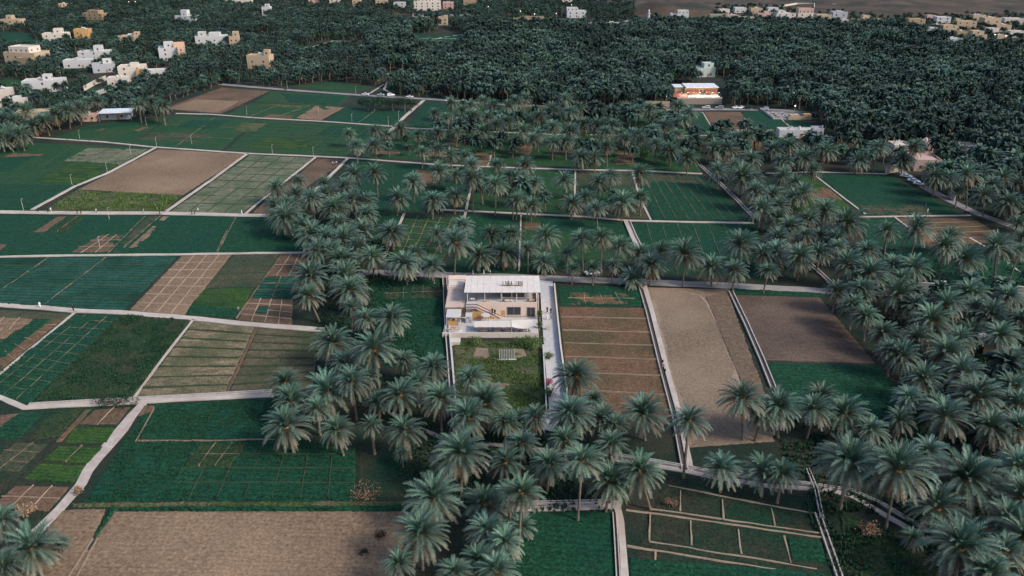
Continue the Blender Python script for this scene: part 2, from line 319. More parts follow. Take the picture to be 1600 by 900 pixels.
def ridge_line(a, b, z, w, h, m, parent):
    d = b - a; n = max(3, min(14, int(d.length / 3.0))); t = Vector((-d.y, d.x, 0)).normalized()
    mb = MB(); prev = None
    for i in range(n + 1):
        p = a + d * (i / n) + t * random.uniform(-0.08, 0.08); ww = w * 0.62 * random.uniform(0.6, 1.4); hh = h * random.uniform(0.35, 1.25)
        k = len(mb.v); mb.v += [tuple(p - t * ww)[:2] + (0.0,), tuple(p - t * ww * 0.45)[:2] + (z + hh,), tuple(p + t * ww * 0.45)[:2] + (z + hh,), tuple(p + t * ww)[:2] + (0.0,)]
        if prev is not None:
            for c in range(3): mb.f.append((prev + c, prev + c + 1, k + c + 1, k + c)); mb.m.append(mb.mi(m))
        prev = k
    return mb.build('earth_ridge', parent)
def ridge_px(pairs, parent, w=0.34, h=0.16, m='ridge', z=0.12):
    for a, b in pairs: ridge_line(G(*a), G(*b), z, w, h, m, parent)

# upper left block
field([(345,137),(422,142),(345,178),(255,170)], 'brn'); field([(305,155),(376,158),(342,177),(258,170)], 'tan', lvl=1)
field([(424,142),(548,150),(530,166),(398,160)], 'grn', nu=4, ridge='ridgedk')
field([(394,161),(530,167),(470,186),(352,180)], 'grn', nu=3); field([(492,165),(538,168),(502,188),(460,185)], 'tan', lvl=1)
field([(540,168),(642,172),(612,197),(507,189)], 'alf', nu=2)
field([(664,159),(704,162),(694,202),(634,200)], 'alf', nv=9, ridge='ridgedk', rw=0.25)
field([(140,196),(270,180),(200,226),(78,217)], 'grn', nu=2, nv=2, ridge='ridgedk')
field([(272,180),(402,186),(345,236),(203,226)], 'grn', nu=2, nv=3)
field([(374,191),(420,193),(398,207),(362,205)], 'weedmix', lvl=1)
field([(150,201),(172,199),(160,206),(148,206)], 'brn', lvl=1); field([(222,198),(238,199),(215,207),(205,205)], 'brn', lvl=1)
field([(404,187),(606,198),(540,244),(352,237)], 'grn', nu=9, nv=9, ridge='ridgedk', rw=0.3)
field([(437,146),(543,151),(530,165),(452,161)], 'alf', lvl=1, nu=3, ridge='ridgedk'); field([(404,162),(480,165),(468,169),(398,167)], 'weedmix', lvl=1); field([(418,178),(462,180),(456,186),(410,184)], 'rust', lvl=1)
field([(140,197),(228,187),(212,197),(112,206)], 'alf', lvl=1); field([(240,206),(332,210),(310,223),(214,219)], 'plot', lvl=1, nv=3, ridge='ridgedk'); field([(300,187),(362,189),(340,202),(272,199)], 'alf', lvl=1); field([(420,215),(500,220),(470,236),(385,231)], 'lite', lvl=1, nu=4, nv=4, ridge='ridgedk', rw=.25); field([(520,195),(600,199),(572,218),(488,213)], 'alf', lvl=1, nu=4, nv=4, ridge='ridgedk', rw=.25)
# second left block
field([(0,221),(237,231),(48,328),(-120,330)], 'grn', nu=4, nv=3, ridge='ridgedk')
field([(136,231),(233,233),(186,258),(96,252)], 'pale', lvl=1, nv=3, nu=3); field([(20,239),(76,241),(46,247),(0,246)], 'brn', lvl=1)
field([(0,247),(62,243),(20,268),(-60,274)], 'alf', lvl=1)
field([(108,255),(186,258),(118,288),(50,284)], 'lite', lvl=1, nv=7, ridge='ridgedk'); field([(-60,287),(116,290),(46,328),(-100,329)], 'alf', lvl=1, nv=4, ridge='ridgedk')
field([(247,233),(384,241),(286,305),(122,296)], 'tan', amp=0.1); field([(120,297),(286,305),(256,331),(70,329)], 'weedmix', amp=0.3)
field([(391,242),(488,247),(378,333),(266,331)], 'pale', nu=4, nv=8, ridge='ridgedk', rw=0.5)
field([(496,248),(541,250),(416,335),(394,332)], 'brn')
# third
c3 = field([(-60,336),(478,339),(478,394),(-80,400)], 'alf', amp=0.18)
field([(90,338),(108,338),(70,364),(48,364)], 'brn', lvl=1); field([(109,339),(135,339),(105,363),(74,364)], 'weed', lvl=1, nu=2)
field([(157,367),(196,367),(171,395),(104,397)], 'brn', lvl=1, nu=3, nv=3); field([(229,338),(250,338),(191,397),(170,397)], 'plot', lvl=1, nv=6, ridge='ridgedk')
field([(253,338),(268,338),(217,387),(195,390)], 'tan', lvl=1)
field([(0,381),(14,381),(0,393),(-20,393)], 'brn', lvl=1)
ridge_px([((227,338),(168,397)), ((250,338),(193,388)), ((369,339),(340,395)), ((355,360),(338,394))], c3, 0.5, 0.2)
# fourth
d1 = field([(-60,404),(278,400),(192,487),(-100,472)], 'teal', amp=0.2, nv=5, ridge='ridgedk'); ridge_px([((165,403),(70,476)), ((76,403),(0,455))], d1, 0.35, 0.25, 'ridge')
field([(284,400),(362,398),(288,493),(200,487)], 'tan', nu=4, nv=7)
field([(366,398),(438,397),(402,448),(318,450)], 'plot', nu=4, nv=5, ridge='ridgedk'); field([(320,451),(398,449),(378,485),(293,481)], 'lite', nu=3, nv=3, ridge='ridgedk')
field([(297,478),(372,481),(370,497),(290,492)], 'alf', lvl=1)
d4 = field([(442,397),(482,396),(470,432),(412,432)], 'brn', nu=3, nv=2); field([(410,433),(468,432),(458,466),(392,465)], 'teal', nv=3, nu=2)
field([(390,466),(458,468),(456,510),(372,500)], 'brn', nu=4, nv=4); ridge_px([((440,398),(368,499))], d4, 0.4, 0.2)
field([(405,478),(424,479),(418,492),(395,490)], 'teal', lvl=1)
# fifth
field([(-40,482),(112,490),(0,584),(-160,560)], 'plot'); field([(-40,494),(55,498),(38,516),(-60,520)], 'tan', lvl=1, nu=4, nv=2)
field([(-40,511),(28,514),(10,530),(-60,535)], 'tan', lvl=1, nu=3); field([(56,498),(82,499),(8,562),(-40,562)], 'alf', lvl=1); field([(84,500),(103,496),(4,578),(-10,560)], 'rust', lvl=1, nv=6)
field([(118,490),(188,492),(46,632),(-40,610)], 'alf', nu=4, nv=10, rw=0.17, rh=.08)
field([(190,492),(298,500),(205,627),(50,631)], 'weed', amp=0.45)
field([(303,502),(398,511),(350,617),(209,625)], 'straw', nv=8, ridge='ridgedk', rw=0.5, rh=0.35); field([(403,512),(500,520),(488,606),(357,617)], 'strawdk', nv=8, ridge='ridgedk', rw=0.5, rh=0.35)
field([(398,511),(403,512),(356,617),(350,617)], 'brn', name='field')
# sixth, lower left
field([(30,643),(218,634),(70,822),(-130,800)], 'dplot'); field([(-60,655),(36,645),(20,668),(-80,680)], 'brn', lvl=1)
field([(32,645),(74,642),(30,688),(-40,690)], 'alf', lvl=1); field([(82,641),(132,638),(94,684),(42,690)], 'weed', lvl=1)
field([(148,640),(208,635),(184,666),(118,665)], 'brn', lvl=1, nu=2); field([(114,668),(184,668),(168,694),(98,694)], 'lite', lvl=1)
field([(92,697),(166,697),(140,726),(64,722)], 'lite', lvl=1, nu=2); field([(60,724),(138,727),(116,757),(32,752)], 'lite', lvl=1)
field([(28,690),(78,694),(30,740),(-40,735)], 'plot', lvl=1, nu=2, nv=3); field([(24,758),(112,760),(78,802),(-20,796)], 'brn', lvl=1, nu=3, nv=2)
field([(132,639),(147,639),(96,694),(84,692)], 'rust', lvl=1)
f2 = field([(232,632),(425,622),(556,783),(130,784)], 'alf', amp=0.2)
field([(222,633),(245,633),(240,647),(215,650)], 'brn', lvl=1)
pl = field([(305,690),(556,691),(556,780),(252,780)], 'alf', lvl=1, nu=7, nv=4, ridge='ridgedk', rw=0.45)
field([(312,694),(390,694),(360,732),(285,732)], 'weed', lvl=2, nu=3, nv=2); ridge_px([((240,640),(212,692)), ((216,690),(300,690)), ((300,690),(430,688))], f2, 0.35, 0.2, 'ridgebr', 0.2)
field([(560,660),(640,655),(650,784),(558,783)], 'dplot')
field([(112,786),(650,783),(650,792),(115,793)], 'weedmix', amp=0.35); field([(170,794),(650,791),(650,799),(168,799)], 'alf', amp=0.4, lvl=1)
field([(178,799),(640,799),(610,960),(70,960)], 'tan', amp=0.1); field([(96,796),(166,795),(120,900),(20,905)], 'tan', amp=0.1); field([(172,797),(181,798),(152,840),(144,839)], 'alf', amp=0.4, lvl=1)
ridge_px([((144,842),(105,905)), ((152,842),(118,905))], pl, 0.4, 0.15, 'ridgebr', 0.1)
# centre, north of the lane
field([(640,202),(1095,214),(1095,270),(562,246)], 'grn'); field([(705,163),(1070,175),(1078,211),(700,203)], 'grn', nv=4, ridge='ridgedk')
field([(700,213),(736,211),(720,232),(688,232)], 'plot', lvl=1); field([(672,232),(722,232),(700,247),(645,244)], 'tan', lvl=1); field([(740,238),(772,238),(766,259),(736,258)], 'brn', lvl=1, nv=4)
field([(590,236),(630,237),(625,243),(582,242)], 'brn', lvl=1); field([(800,225),(836,225),(830,243),(790,240)], 'brn', lvl=1, nv=3); field([(962,235),(996,236),(994,259),(958,258)], 'rust', lvl=1, nv=4)
field([(860,228),(930,230),(930,246),(850,244)], 'plot', lvl=1, nv=3)
field([(548,251),(745,263),(726,328),(560,331)], 'alf', nv=5, nu=3, ridge='ridgedk'); field([(646,265),(702,267),(672,297),(648,290)], 'rust', lvl=1, nv=3)
field([(748,263),(897,267),(897,337),(730,330)], 'grn', nv=6, ridge='ridgedk'); field([(902,267),(988,268),(1014,342),(902,337)], 'plot', nv=9, ridge='ridgedk'); field([(904,292),(990,292),(1005,322),(904,318)], 'grn', lvl=1, nv=4, ridge='ridgedk')
field([(991,270),(1098,274),(1172,345),(1020,344)], 'alf', nu=8, rw=0.3); field([(1010,272),(1095,276),(1108,289),(1015,285)], 'plot', lvl=1, nu=5)
field([(572,331),(630,332),(600,402),(545,395)], 'alf'); field([(636,334),(725,343),(690,412),(606,408)], 'grn', nu=5, nv=7)
field([(728,336),(812,338),(810,428),(700,428)], 'alf', nv=5, ridge='ridgedk'); field([(817,339),(978,347),(1000,405),(815,428)], 'grn', nv=8, ridge='ridgedk'); field([(838,340),(976,347),(984,368),(850,362)], 'alf', lvl=1)
field([(817,347),(848,349),(845,362),(816,360)], 'rust', lvl=1)
field([(986,348),(1178,350),(1215,432),(1006,425)], 'alf', nu=8, rw=0.26)
field([(1078,174),(1098,175),(1118,210),(1080,211)], 'alf'); field([(1100,175),(1157,175),(1178,208),(1120,208)], 'brn'); field([(1159,175),(1207,174),(1235,203),(1180,204)], 'alf'); field([(1214,186),(1262,190),(1270,200),(1238,201)], 'alf')
field([(1080,215),(1200,213),(1226,238),(1085,238)], 'rust', nu=3); field([(1178,214),(1225,212),(1245,232),(1196,232)], 'grn', lvl=1)
# right
field([(1277,272),(1390,274),(1500,333),(1348,337)], 'alf'); field([(1338,320),(1442,320),(1458,336),(1352,336)], 'plot', lvl=1, nu=6, nv=2); field([(1214,275),(1273,275),(1340,334),(1240,330)], 'lite'); field([(1250,292),(1294,294),(1318,313),(1270,312)], 'rust', lvl=1)
field([(1402,341),(1518,340),(1580,376),(1452,386)], 'rust', nv=5, ridge='ridgebr'); field([(1342,341),(1395,341),(1445,387),(1350,388)], 'alf'); field([(1330,392),(1640,384),(1700,455),(1310,452)], 'alf', amp=0.3)
field([(575,440),(690,437),(700,572),(600,575)], 'alf', amp=0.22); field([(602,450),(690,446),(692,466),(598,470)], 'plot', lvl=1, nu=3, nv=2)
field([(869,446),(1000,449),(1006,478),(873,477)], 'alf', amp=0.25); field([(888,457),(985,458),(1000,477),(886,477)], 'rust', lvl=1, us=[0.25, 0.5, 0.75], vs_=[0.5])
field([(874,479),(1008,481),(1056,665),(892,655)], 'rust', us=[], vs_=[0.12, 0.26, 0.385, 0.51, 0.645, 0.79], ridge='ridgebr', rw=0.42, rh=0.25)
field([(1012,449),(1137,452),(1210,690),(1068,700)], 'gravel', amp=0.06); field([(1100,464),(1137,455),(1206,640),(1178,650)], 'gravel2', lvl=1, amp=.05, wob=1.5)
field([(1147,461),(1280,464),(1368,568),(1194,563)], 'dk', amp=0.1, nv=0); field([(1140,450),(1285,458),(1290,466),(1143,460)], 'alf', amp=0.3)
field([(1196,566),(1372,571),(1445,655),(1216,645)], 'alf', amp=0.2)
br = field([(1040,742),(1268,776),(1308,905),(978,905)], 'dplot', amp=0.12); field([(800,801),(958,799),(964,905),(770,905)], 'alf', amp=0.15)
field([(980,870),(1290,895),(1310,960),(980,960)], 'alf', lvl=1); field([(1226,838),(1283,843),(1296,884),(1233,876)], 'alf', lvl=1)
ridge_px([((1045,760),(1277,805)), ((1017,796),(1282,834)), ((978,797),(1285,841)), ((1015,847),(1276,890)), ((980,854),(1256,898)), ((1015,804),(1015,847)), ((1063,768),(1062,800)), ((1128,782),(1130,814)), ((1079,815),(1080,854)), ((1154,829),(1158,868)), ((1225,838),(1236,882)), ((1024,863),(1024,900)), ((1205,795),(1212,824)), ((1280,805),(1310,880))], br, 0.34, 0.2, 'ridgelt')
field([(1310,800),(1410,840),(1500,905),(1320,905)], 'weed', amp=0.3)
# far clearings
field([(520,64),(573,66),(522,79),(455,76)], 'alf'); field([(645,54),(722,54),(722,74),(650,72)], 'alf'); field([(655,72),(722,74),(722,80),(690,80)], 'brn'); field([(3,50),(46,52),(60,69),(-10,71)], 'alf'); field([(142,138),(188,136),(160,151),(112,155)], 'grn'); field([(452,134),(520,128),(590,137),(535,146)], 'grn')
field([(140,32),(168,34),(165,42),(132,40)], 'lite'); field([(0,125),(30,122),(40,135),(-10,140)], 'grn'); field([(608,112),(648,115),(650,126),(610,124)], 'alf')
gard = field([(706,531),(849,536),(853,648),(712,668)], 'weedmix', amp=0.3)
for q in ([(742,543),(765,545),(768,562),(735,560)], [(800,545),(820,546),(828,560),(800,563)], [(765,598),(800,600),(795,612),(762,610)]): field(q, 'gravel', lvl=2, amp=0.1, wob=1.2)

# ------------------------------------------------------------------ roads, paths, channels
def ribbon(px, w, m, name='path', h=0.14, z=0.0, jit=0.0, close=True):
    P = [G(*p) for p in px]
    # resample so that the edges can wander a little
    Q = [P[0]]
    for a, b in zip(P, P[1:]):
        n = max(1, int((b - a).length / 4.0))
        Q += [a + (b - a) * (k / n) for k in range(1, n + 1)]
    mb = MB(); prev = None
    for i, p in enumerate(Q):
        d = (Q[min(i + 1, len(Q) - 1)] - Q[max(i - 1, 0)]); t = Vector((-d.y, d.x, 0)).normalized()
        wl, wr = w / 2 + random.uniform(-jit, jit), w / 2 + random.uniform(-jit, jit)
        a, b = p - t * wl, p + t * wr
        k = len(mb.v); mb.v += [(a.x, a.y, 0), (a.x, a.y, z + h), (b.x, b.y, z + h), (b.x, b.y, 0)]
        if prev is not None:
            for c in range(3): mb.f.append((prev + c, prev + c + 1, k + c + 1, k + c)); mb.m.append(mb.mi(m))
        else: mb.f.append((k, k + 1, k + 2, k + 3)); mb.m.append(mb.mi(m))
        prev = k
    mb.f.append((prev + 3, prev + 2, prev + 1, prev)); mb.m.append(mb.mi(m))
    o = mb.build(name); struct(o); return o
PT = 0.30
for px, w, m, nm, j in [
    ([(345,132),(440,140),(550,148),(700,157),(760,162),(850,167),(920,171),(1050,172),(1130,171),(1215,172),(1300,178)], 5.2, 'asphalt', 'road', .25),
    ([(1402,264),(1440,290),(1480,312),(1522,332),(1562,347),(1620,368)], 4.4, 'asphalt', 'road', .25),
    ([(545,425),(640,428),(700,430),(862,435),(900,437),(1000,441),(1140,447),(1200,450),(1300,456),(1400,460)], 4.6, 'lane', 'road', .2),
    ([(-60,331),(110,333),(250,333.5),(420,337.5)], 3.6, 'path', 'path', .12), ([(-60,403),(110,399.5),(275,398),(400,396),(480,395)], 1.6, 'path', 'path', .15),
    ([(-60,474),(65,481),(115,486),(185,488.5),(290,497),(400,508),(506,516)], 2.7, 'path', 'path', .12), ([(-60,600),(0,621),(38,638),(60,636.5),(160,632),(215,629),(300,624.5),(428,618)], 1.6, 'path', 'path', .12),
    ([(225,630),(190,672),(150,718),(125,757),(95,795),(65,825),(20,862),(-40,905)], 2.5, 'dirtpath', 'path', .35),
    ([(52,215),(160,222),(240,230),(385,240),(470,243.5),(545,247),(690,258),(790,262),(900,265.5),(1000,267),(1097,272)], 1.8, 'path', 'path', .12),
    ([(275,177.5),(330,179),(400,184.5),(460,187.5),(520,191),(610,197.5),(640,200.5),(730,204.5),(860,210.5),(1070,212.5),(1180,211)], 1.9, 'path', 'path', .12),
    ([(662,157),(635,180),(618,197),(604,209)], 2.2, 'path', 'path', .15), ([(243,231),(170,270),(118,291),(50,328)], 1.7, 'path', 'path', .15), ([(387,240),(335,278),(258,332)], 1.5, 'path', 'path', .15),
    ([(493,246),(450,280),(400,320),(384,334)], 1.2, 'path', 'path', .1), ([(543,248),(510,281),(490,300),(470,312)], 1.5, 'path', 'path', .1), ([(118,488),(60,536),(0,585),(-40,618)], 0.8, 'path', 'path', .06),
    ([(302,500),(255,560),(206,627)], 0.7, 'path', 'path', .06), ([(690,328),(800,333.5),(912,339),(980,345),(1060,347),(1178,349)], 1.6, 'path', 'path', .12),
    ([(735,297),(725,342)], 1.1, 'path', 'path', .1), ([(748,262),(735,297)], 0.6, 'path', 'path', .05), ([(899,266),(898,308),(898,338)], 0.8, 'path', 'path', .05), ([(814,337),(811,424)], 0.6, 'path', 'path', .05), ([(988,270),(1000,310),(1017,345)], 0.9, 'path', 'path', .1), ([(768,239),(762,260)], 1.0, 'path', 'path', .05),
    ([(1196,271),(1275,269),(1386,272)], 1.4, 'path', 'path', .1), ([(1275,276),(1320,311),(1352,335)], 0.9, 'path', 'path', .08), ([(1342,339.5),(1430,338),(1516,337)], 1.2, 'path', 'path', .1), ([(1397,339),(1422,358)], 0.9, 'path', 'path', .08),
    ([(1008,447),(1020,490),(1042,575),(1063,650),(1080,738)], 1.2, 'path', 'path', .08), ([(610,645),(650,668),(690,684),(760,694),(815,700),(887,708),(950,717),(1025,729),(1062,735),(1125,748),(1200,760),(1262,764),(1300,768),(1330,776),(1360,792),(1390,810),(1425,829),(1450,842),(1492,867),(1560,898)], 1.35, 'dirtpath', 'path', .1),
    ([(800,796),(880,794.5),(966,791)], 1.5, 'dirtpath', 'path', .12), ([(962,783),(970,815),(974,860),(977,910)], 1.4, 'path', 'path', .08), ([(853,438),(856,470),(862,545),(866,580),(872,640),(862,652),(850,672)], 4.6, 'paving', 'path', .05),
    ([(455,76),(490,73),(520,64),(575,66)], 1.6, 'path', 'path', .1), ([(650,60),(720,61)], 1.6, 'path', 'path', .1), ([(640,71),(670,64),(690,59),(722,54)], 2.4, 'path', 'path', .1), ([(672,65),(722,69)], 1.6, 'path', 'path', .1), ([(612,146),(600,140),(608,122),(606,115)], 1.6, 'dirtpath', 'path', .2), ([(578,146),(600,132)], 1.2, 'dirtpath', 'path', .2),
    ([(1300,10),(1400,12),(1500,4),(1620,2)], 4.0, 'dirtpath', 'path', .3), ([(632,334),(617,366),(600,402)], 1.1, 'path', 'path', .08), ([(1077,176),(1098,176),(1119,211)], 0.7, 'path', 'path', .05), ([(1208,175),(1238,202)], 0.7, 'path', 'path', .05), ([(1515,372),(1560,398),(1610,440)], 0.9, 'path', 'path', .08),
    ([(200,133),(160,146),(122,163)], 4.5, 'lane', 'road', .2), ([(70,178),(120,166)], 3.0, 'lane', 'road', .2)]:
    far = min(p[1] for p in px) < 20
    ribbon(px, w * .88, M[m], nm, h=0.2 if m == 'path' else 0.18, z=0.02 if not far else 3.0, jit=j)

ribbon([(1019,470),(1030,520),(1048,590),(1068,660),(1076,695)], 1.5, 'track', 'wheel_track', h=.125, jit=.5); ribbon([(1060,455),(1092,462),(1112,482),(1138,530),(1152,590),(1160,650),(1166,688)], 1.7, 'track', 'wheel_track', h=.125, jit=.6)
def channel(px, label, gap=0.7, wt=0.24, h=0.55, m='chan', bed='bed'):
    P = [G(*p) for p in px]; Q = [P[0]]
    for a, b in zip(P, P[1:]):
        n = max(1, int((b - a).length / 6.0)); Q += [a + (b - a) * (k / n) for k in range(1, n + 1)]
    base = Q[0].copy(); e = empty('irrigation_channel', base); tag(e, label, 'channel', 'irrigation channels between the fields')
    def strip(o0, o1, z0, z1, mm, nm):
        mb = MB(); prev = None
        for i, p in enumerate(Q):
            d = Q[min(i + 1, len(Q) - 1)] - Q[max(i - 1, 0)]; t = Vector((-d.y, d.x, 0)).normalized()
            zj = z1 + random.uniform(-0.03, 0.03); a, b = p - base + t * o0, p - base + t * o1
            k = len(mb.v); mb.v += [(a.x, a.y, z0), (a.x, a.y, zj), (b.x, b.y, zj), (b.x, b.y, z0)]
            if prev is not None:
                for c in range(3): mb.f.append((prev + c, prev + c + 1, k + c + 1, k + c)); mb.m.append(mb.mi(mm))
            else: mb.f.append((k, k + 1, k + 2, k + 3)); mb.m.append(mb.mi(mm))
            prev = k
        mb.f.append((prev + 3, prev + 2, prev + 1, prev)); mb.m.append(mb.mi(mm)); mb.build(nm, e)
    strip(-gap / 2 - wt, -gap / 2, 0, h, m, 'side_wall'); strip(gap / 2, gap / 2 + wt, 0, h, m, 'side_wall')
    strip(-gap / 2, gap / 2, 0, h * 0.45, bed, 'bed')
    return e
channel([(45,634),(160,627.5),(300,620),(425,613)], 'long pale channel above the path at the foot of the striped straw plots', 0.5, 0.25)
channel([(1001,449),(1013,490),(1034,575),(1054,650),(1070,735)], 'concrete channel between the rusty striped field and the bare tan field', 0.9, 0.25)
channel([(1141,455),(1165,505),(1190,562),(1208,607)], 'concrete channel between the bare tan field and the dark ploughed field', 0.9, 0.25)
channel([(695,436),(698,500),(703,560),(709,640),(713,675)], 'double walled channel along the far side wall of the terrace house', 0.9, 0.3, 1.0)
channel([(1092,258),(1122,285),(1150,312),(1177,340)], 'upper stretch of the diagonal channel beside the ridged green fields', 0.8, 0.3)
channel([(1205,363),(1232,385),(1275,422),(1302,447)], 'lower stretch of the diagonal channel running down to the lane under palms', 0.8, 0.3)
channel([(979,346),(990,372),(1002,396)], 'wide short channel behind the white sedan', 1.8, 0.35, 0.8, bed='path')
channel([(1277,804),(1293,850),(1312,905)], 'channel closing off the dark ridged plots in the bottom corner', 0.7, 0.25)
channel([(1262,735),(1275,767),(1284,812)], 'thin channel crossing the winding path between two tall palms', 0.4, 0.2)
channel([(960,803),(963,850),(966,905)], 'mossy channel beside the straight path at the bottom edge', 0.4, 0.2)
channel([(940,709),(1030,723),(1125,741),(1260,757),(1330,768),(1380,790),(1450,832)], 'narrow channel following the winding lower path', 0.35, 0.18, 0.5)
channel([(806,788),(870,787),(950,785)], 'low channel above the dark crop plot at the bottom', 0.4, 0.2)

def wall(px, label, h=2.0, t=0.3, m='cream', cap=True, panels=0, name='garden_wall'):
    P = [G(*p) for p in px]; base = P[0].copy(); e = empty(name, base); tag(e, label, 'wall')
    for a, b in zip(P, P[1:]):
        d = b - a; n = Vector((-d.y, d.x, 0)).normalized() * t / 2; a0, b0 = a - base, b - base
        MB().prism([(a0 - n).to_2d(), (b0 - n).to_2d(), (b0 + n).to_2d(), (a0 + n).to_2d()], 0, h, m).build('wall_panel', e)
        if cap:
            n2 = n * 1.3
            MB().prism([(a0 - n2).to_2d(), (b0 - n2).to_2d(), (b0 + n2).to_2d(), (a0 + n2).to_2d()], h + 0.003, h + 0.12, m).build('coping', e)
    return e
wall([(866,449),(870,490),(876,548),(884,605),(890,655)], 'pale garden wall between the paved lane and the rusty field', 1.3, 0.3, 'cream')
wall([(848.5,546),(851,590),(853.5,642)], 'thin white wall between the wild garden and the paved lane', 1.3, 0.25, 'white')
wall([(701,502),(704,545),(709,600),(714,665)], 'white wall on the channel side of the wild garden', 1.2, 0.25, 'white')
wall([(1008,168.5),(1046,169.5)], 'orange tan wall beside the road below the lit restaurant', 4.0, 0.4, 'tanw')
wall([(1149,211),(1208,211)], 'long cream wall leading to the white farm building', 2.6, 0.4, 'cream')
wall([(1383,272),(1402,268)], 'low beige wall at the head of the road with parked cars', 3.2, 0.5, 'cream')
wall([(1484,309),(1491,315)], 'short cream wall panel by the road, under palms', 3.2, 0.4, 'cream')
wall([(1535,553),(1610,560)], 'tan compound wall behind palms at the edge of the picture', 2.6, 0.4, 'tanw')
wall([(1405,530),(1448,552)], 'brown wall fragment hidden by drooping fronds', 3.2, 0.4, 'tanw')
wall([(1432,458),(1462,460)], 'grey wall end standing under palms past the lane', 3.4, 0.5, 'greyw')
wall([(1466,459),(1474,459.5)], 'white gate pillar wall next to the grey wall', 4.0, 0.6, 'white')
wall([(1586,462),(1620,466)], 'pale wall corner at the right edge above the palms', 3.0, 0.5, 'cream')
wall([(128,162),(152,150),(190,137.5)], 'long grey wall running diagonally past the green plot', 3.0, 0.4, 'greyw')
wall([(132,142),(150,132),(166,125)], 'cream wall behind the small walled green plot', 3.0, 0.4, 'cream')
wall([(100,152),(120,143)], 'rubble cream wall near the white tower house', 2.4, 0.5, 'cream')
wall([(420,36),(448,37)], 'far tan wall below a small white house', 5.0, 0.6, 'cream')
wall([(700,28),(742,28)], 'far grey wall in the trees behind the forest', 4.0, 0.6, 'greyw')
wall([(802,31),(850,32)], 'far glowing tan wall at the forest edge', 4.5, 0.6, 'tanw')
wall([(645,27),(682,26)], 'far white wall under pink blocks', 4.0, 0.6, 'white')
wall([(1218,12),(1245,7.5),(1272,8),(1272,14)], 'thin far boundary wall climbing the brown slope', 2.5, 0.6, 'cream')
wall([(790,166),(870,170)], 'low tan verge wall beside the road under the forest', 1.2, 0.5, 'brownw')
# ------------------------------------------------------------------ terrace house
e = empty('terrace_house', (0, 203.3, 0)); tag(e, 'two storey pink terrace house with broad white panelled roof and rooftop lettering', 'house')
vw = 'villa'
body = BOX('wall', e, -12.6, 6.95, 0, 13.5, 0, 4.2, vw)
BOX('terrace_floor', e, -12.5, 6.85, 0.12, 13.4, 4.203, 4.24, 'paving')
BOX('parapet', e, -9.3, 6.95, -0.004, 0.22, 4.2, 5.2, vw); BOX('parapet', e, 6.73, 6.953, 0.223, 13.5, 4.2, 5.2, vw)
BOX('plinth', e, -2, 6.9, -0.35, -0.003, 0.8, 1.0, 'stone')
for x0, x1, z0, z1 in ((-1.3, 2.35, 1.45, 3.75), (4.15, 6.3, 0.95, 3.65)):
    w = MB()
    for a in ((x0 - .1, x1 + .1, -.09, -.004, z0 - .1, z0), (x0 - .1, x1 + .1, -.09, -.004, z1, z1 + .1), (x0 - .1, x0, -.09, -.004, z0, z1), (x1, x1 + .1, -.09, -.004, z0, z1), ((x0 + x1) / 2 - .04, (x0 + x1) / 2 + .04, -.085, -.006, z0, z1)): w.box(*a, 'frame')
    wo = w.build('window', e); BOX('pane', wo, x0, x1, -.03, -.005, z0, z1, 'glass')
do = BOX('door', e, -2.95, -1.9, -.08, -.003, 0.85, 2.75, 'timber'); BOX('door_handle', do, -2.1, -2.05, -.13, -.081, 1.7, 1.9, 'metal')
BOX('side_door', e, 7.0 - .045, 7.03, 1.4, 2.4, 0.1, 2.3, 'slat')
st = MB()
for k in range(3): st.box(-3.4, -1.5, -1.7 + k * .45, -.1, 0.1 + k * .003, .8 + .05 + (k + 1) * .0 + k * .0 + .001 * k, 'paving')
st.build('door_step', e)
# outside stair with black railing and timber screen
sto = MB()
for k in range(18): sto.box(-9.6 + k * .36, -9.6 + k * .36 + .37, -1.35, -.02, max(.1, 4.1 - (k + 1) * .19 - .35), 4.15 - k * .19, vw)
sto.box(-12.6, -9.6, -1.35, -.02, 3.95, 4.2, vw); sto.build('stair', e)
ra = MB()
for a, b in (((-12.6, -1.35, 5.2), (-9.6, -1.35, 5.2)), ((-9.6, -1.35, 5.2), (-3.2, -1.35, 1.8)), ((-12.6, -1.35, 5.2), (-12.6, -.1, 5.2)), ((-9.6, -1.35, 4.35), (-3.2, -1.35, .95)), ((-12.6, -1.35, 4.35), (-9.6, -1.35, 4.35))): ra.beam(a, b, .10, 'metal', 4)
for k in range(37):
    x = -12.6 + k * .26; zt = 5.2 if x < -9.6 else 5.2 - (x + 9.6) * .531
    ra.beam((x, -1.35, zt - .95), (x, -1.35, zt), .045, 'metal', 4)
ra.build('stair_railing', e)
for k in range(14):
    x0 = -10.9 + k * .55; h = min(2.35, max(.3, 3.95 - .8 - max(0, x0 + .55 + 9.9) * .53))
    BOX('timber_board', e, x0, x0 + .53, -1.62, -1.5, .8, .8 + h, 'timber')
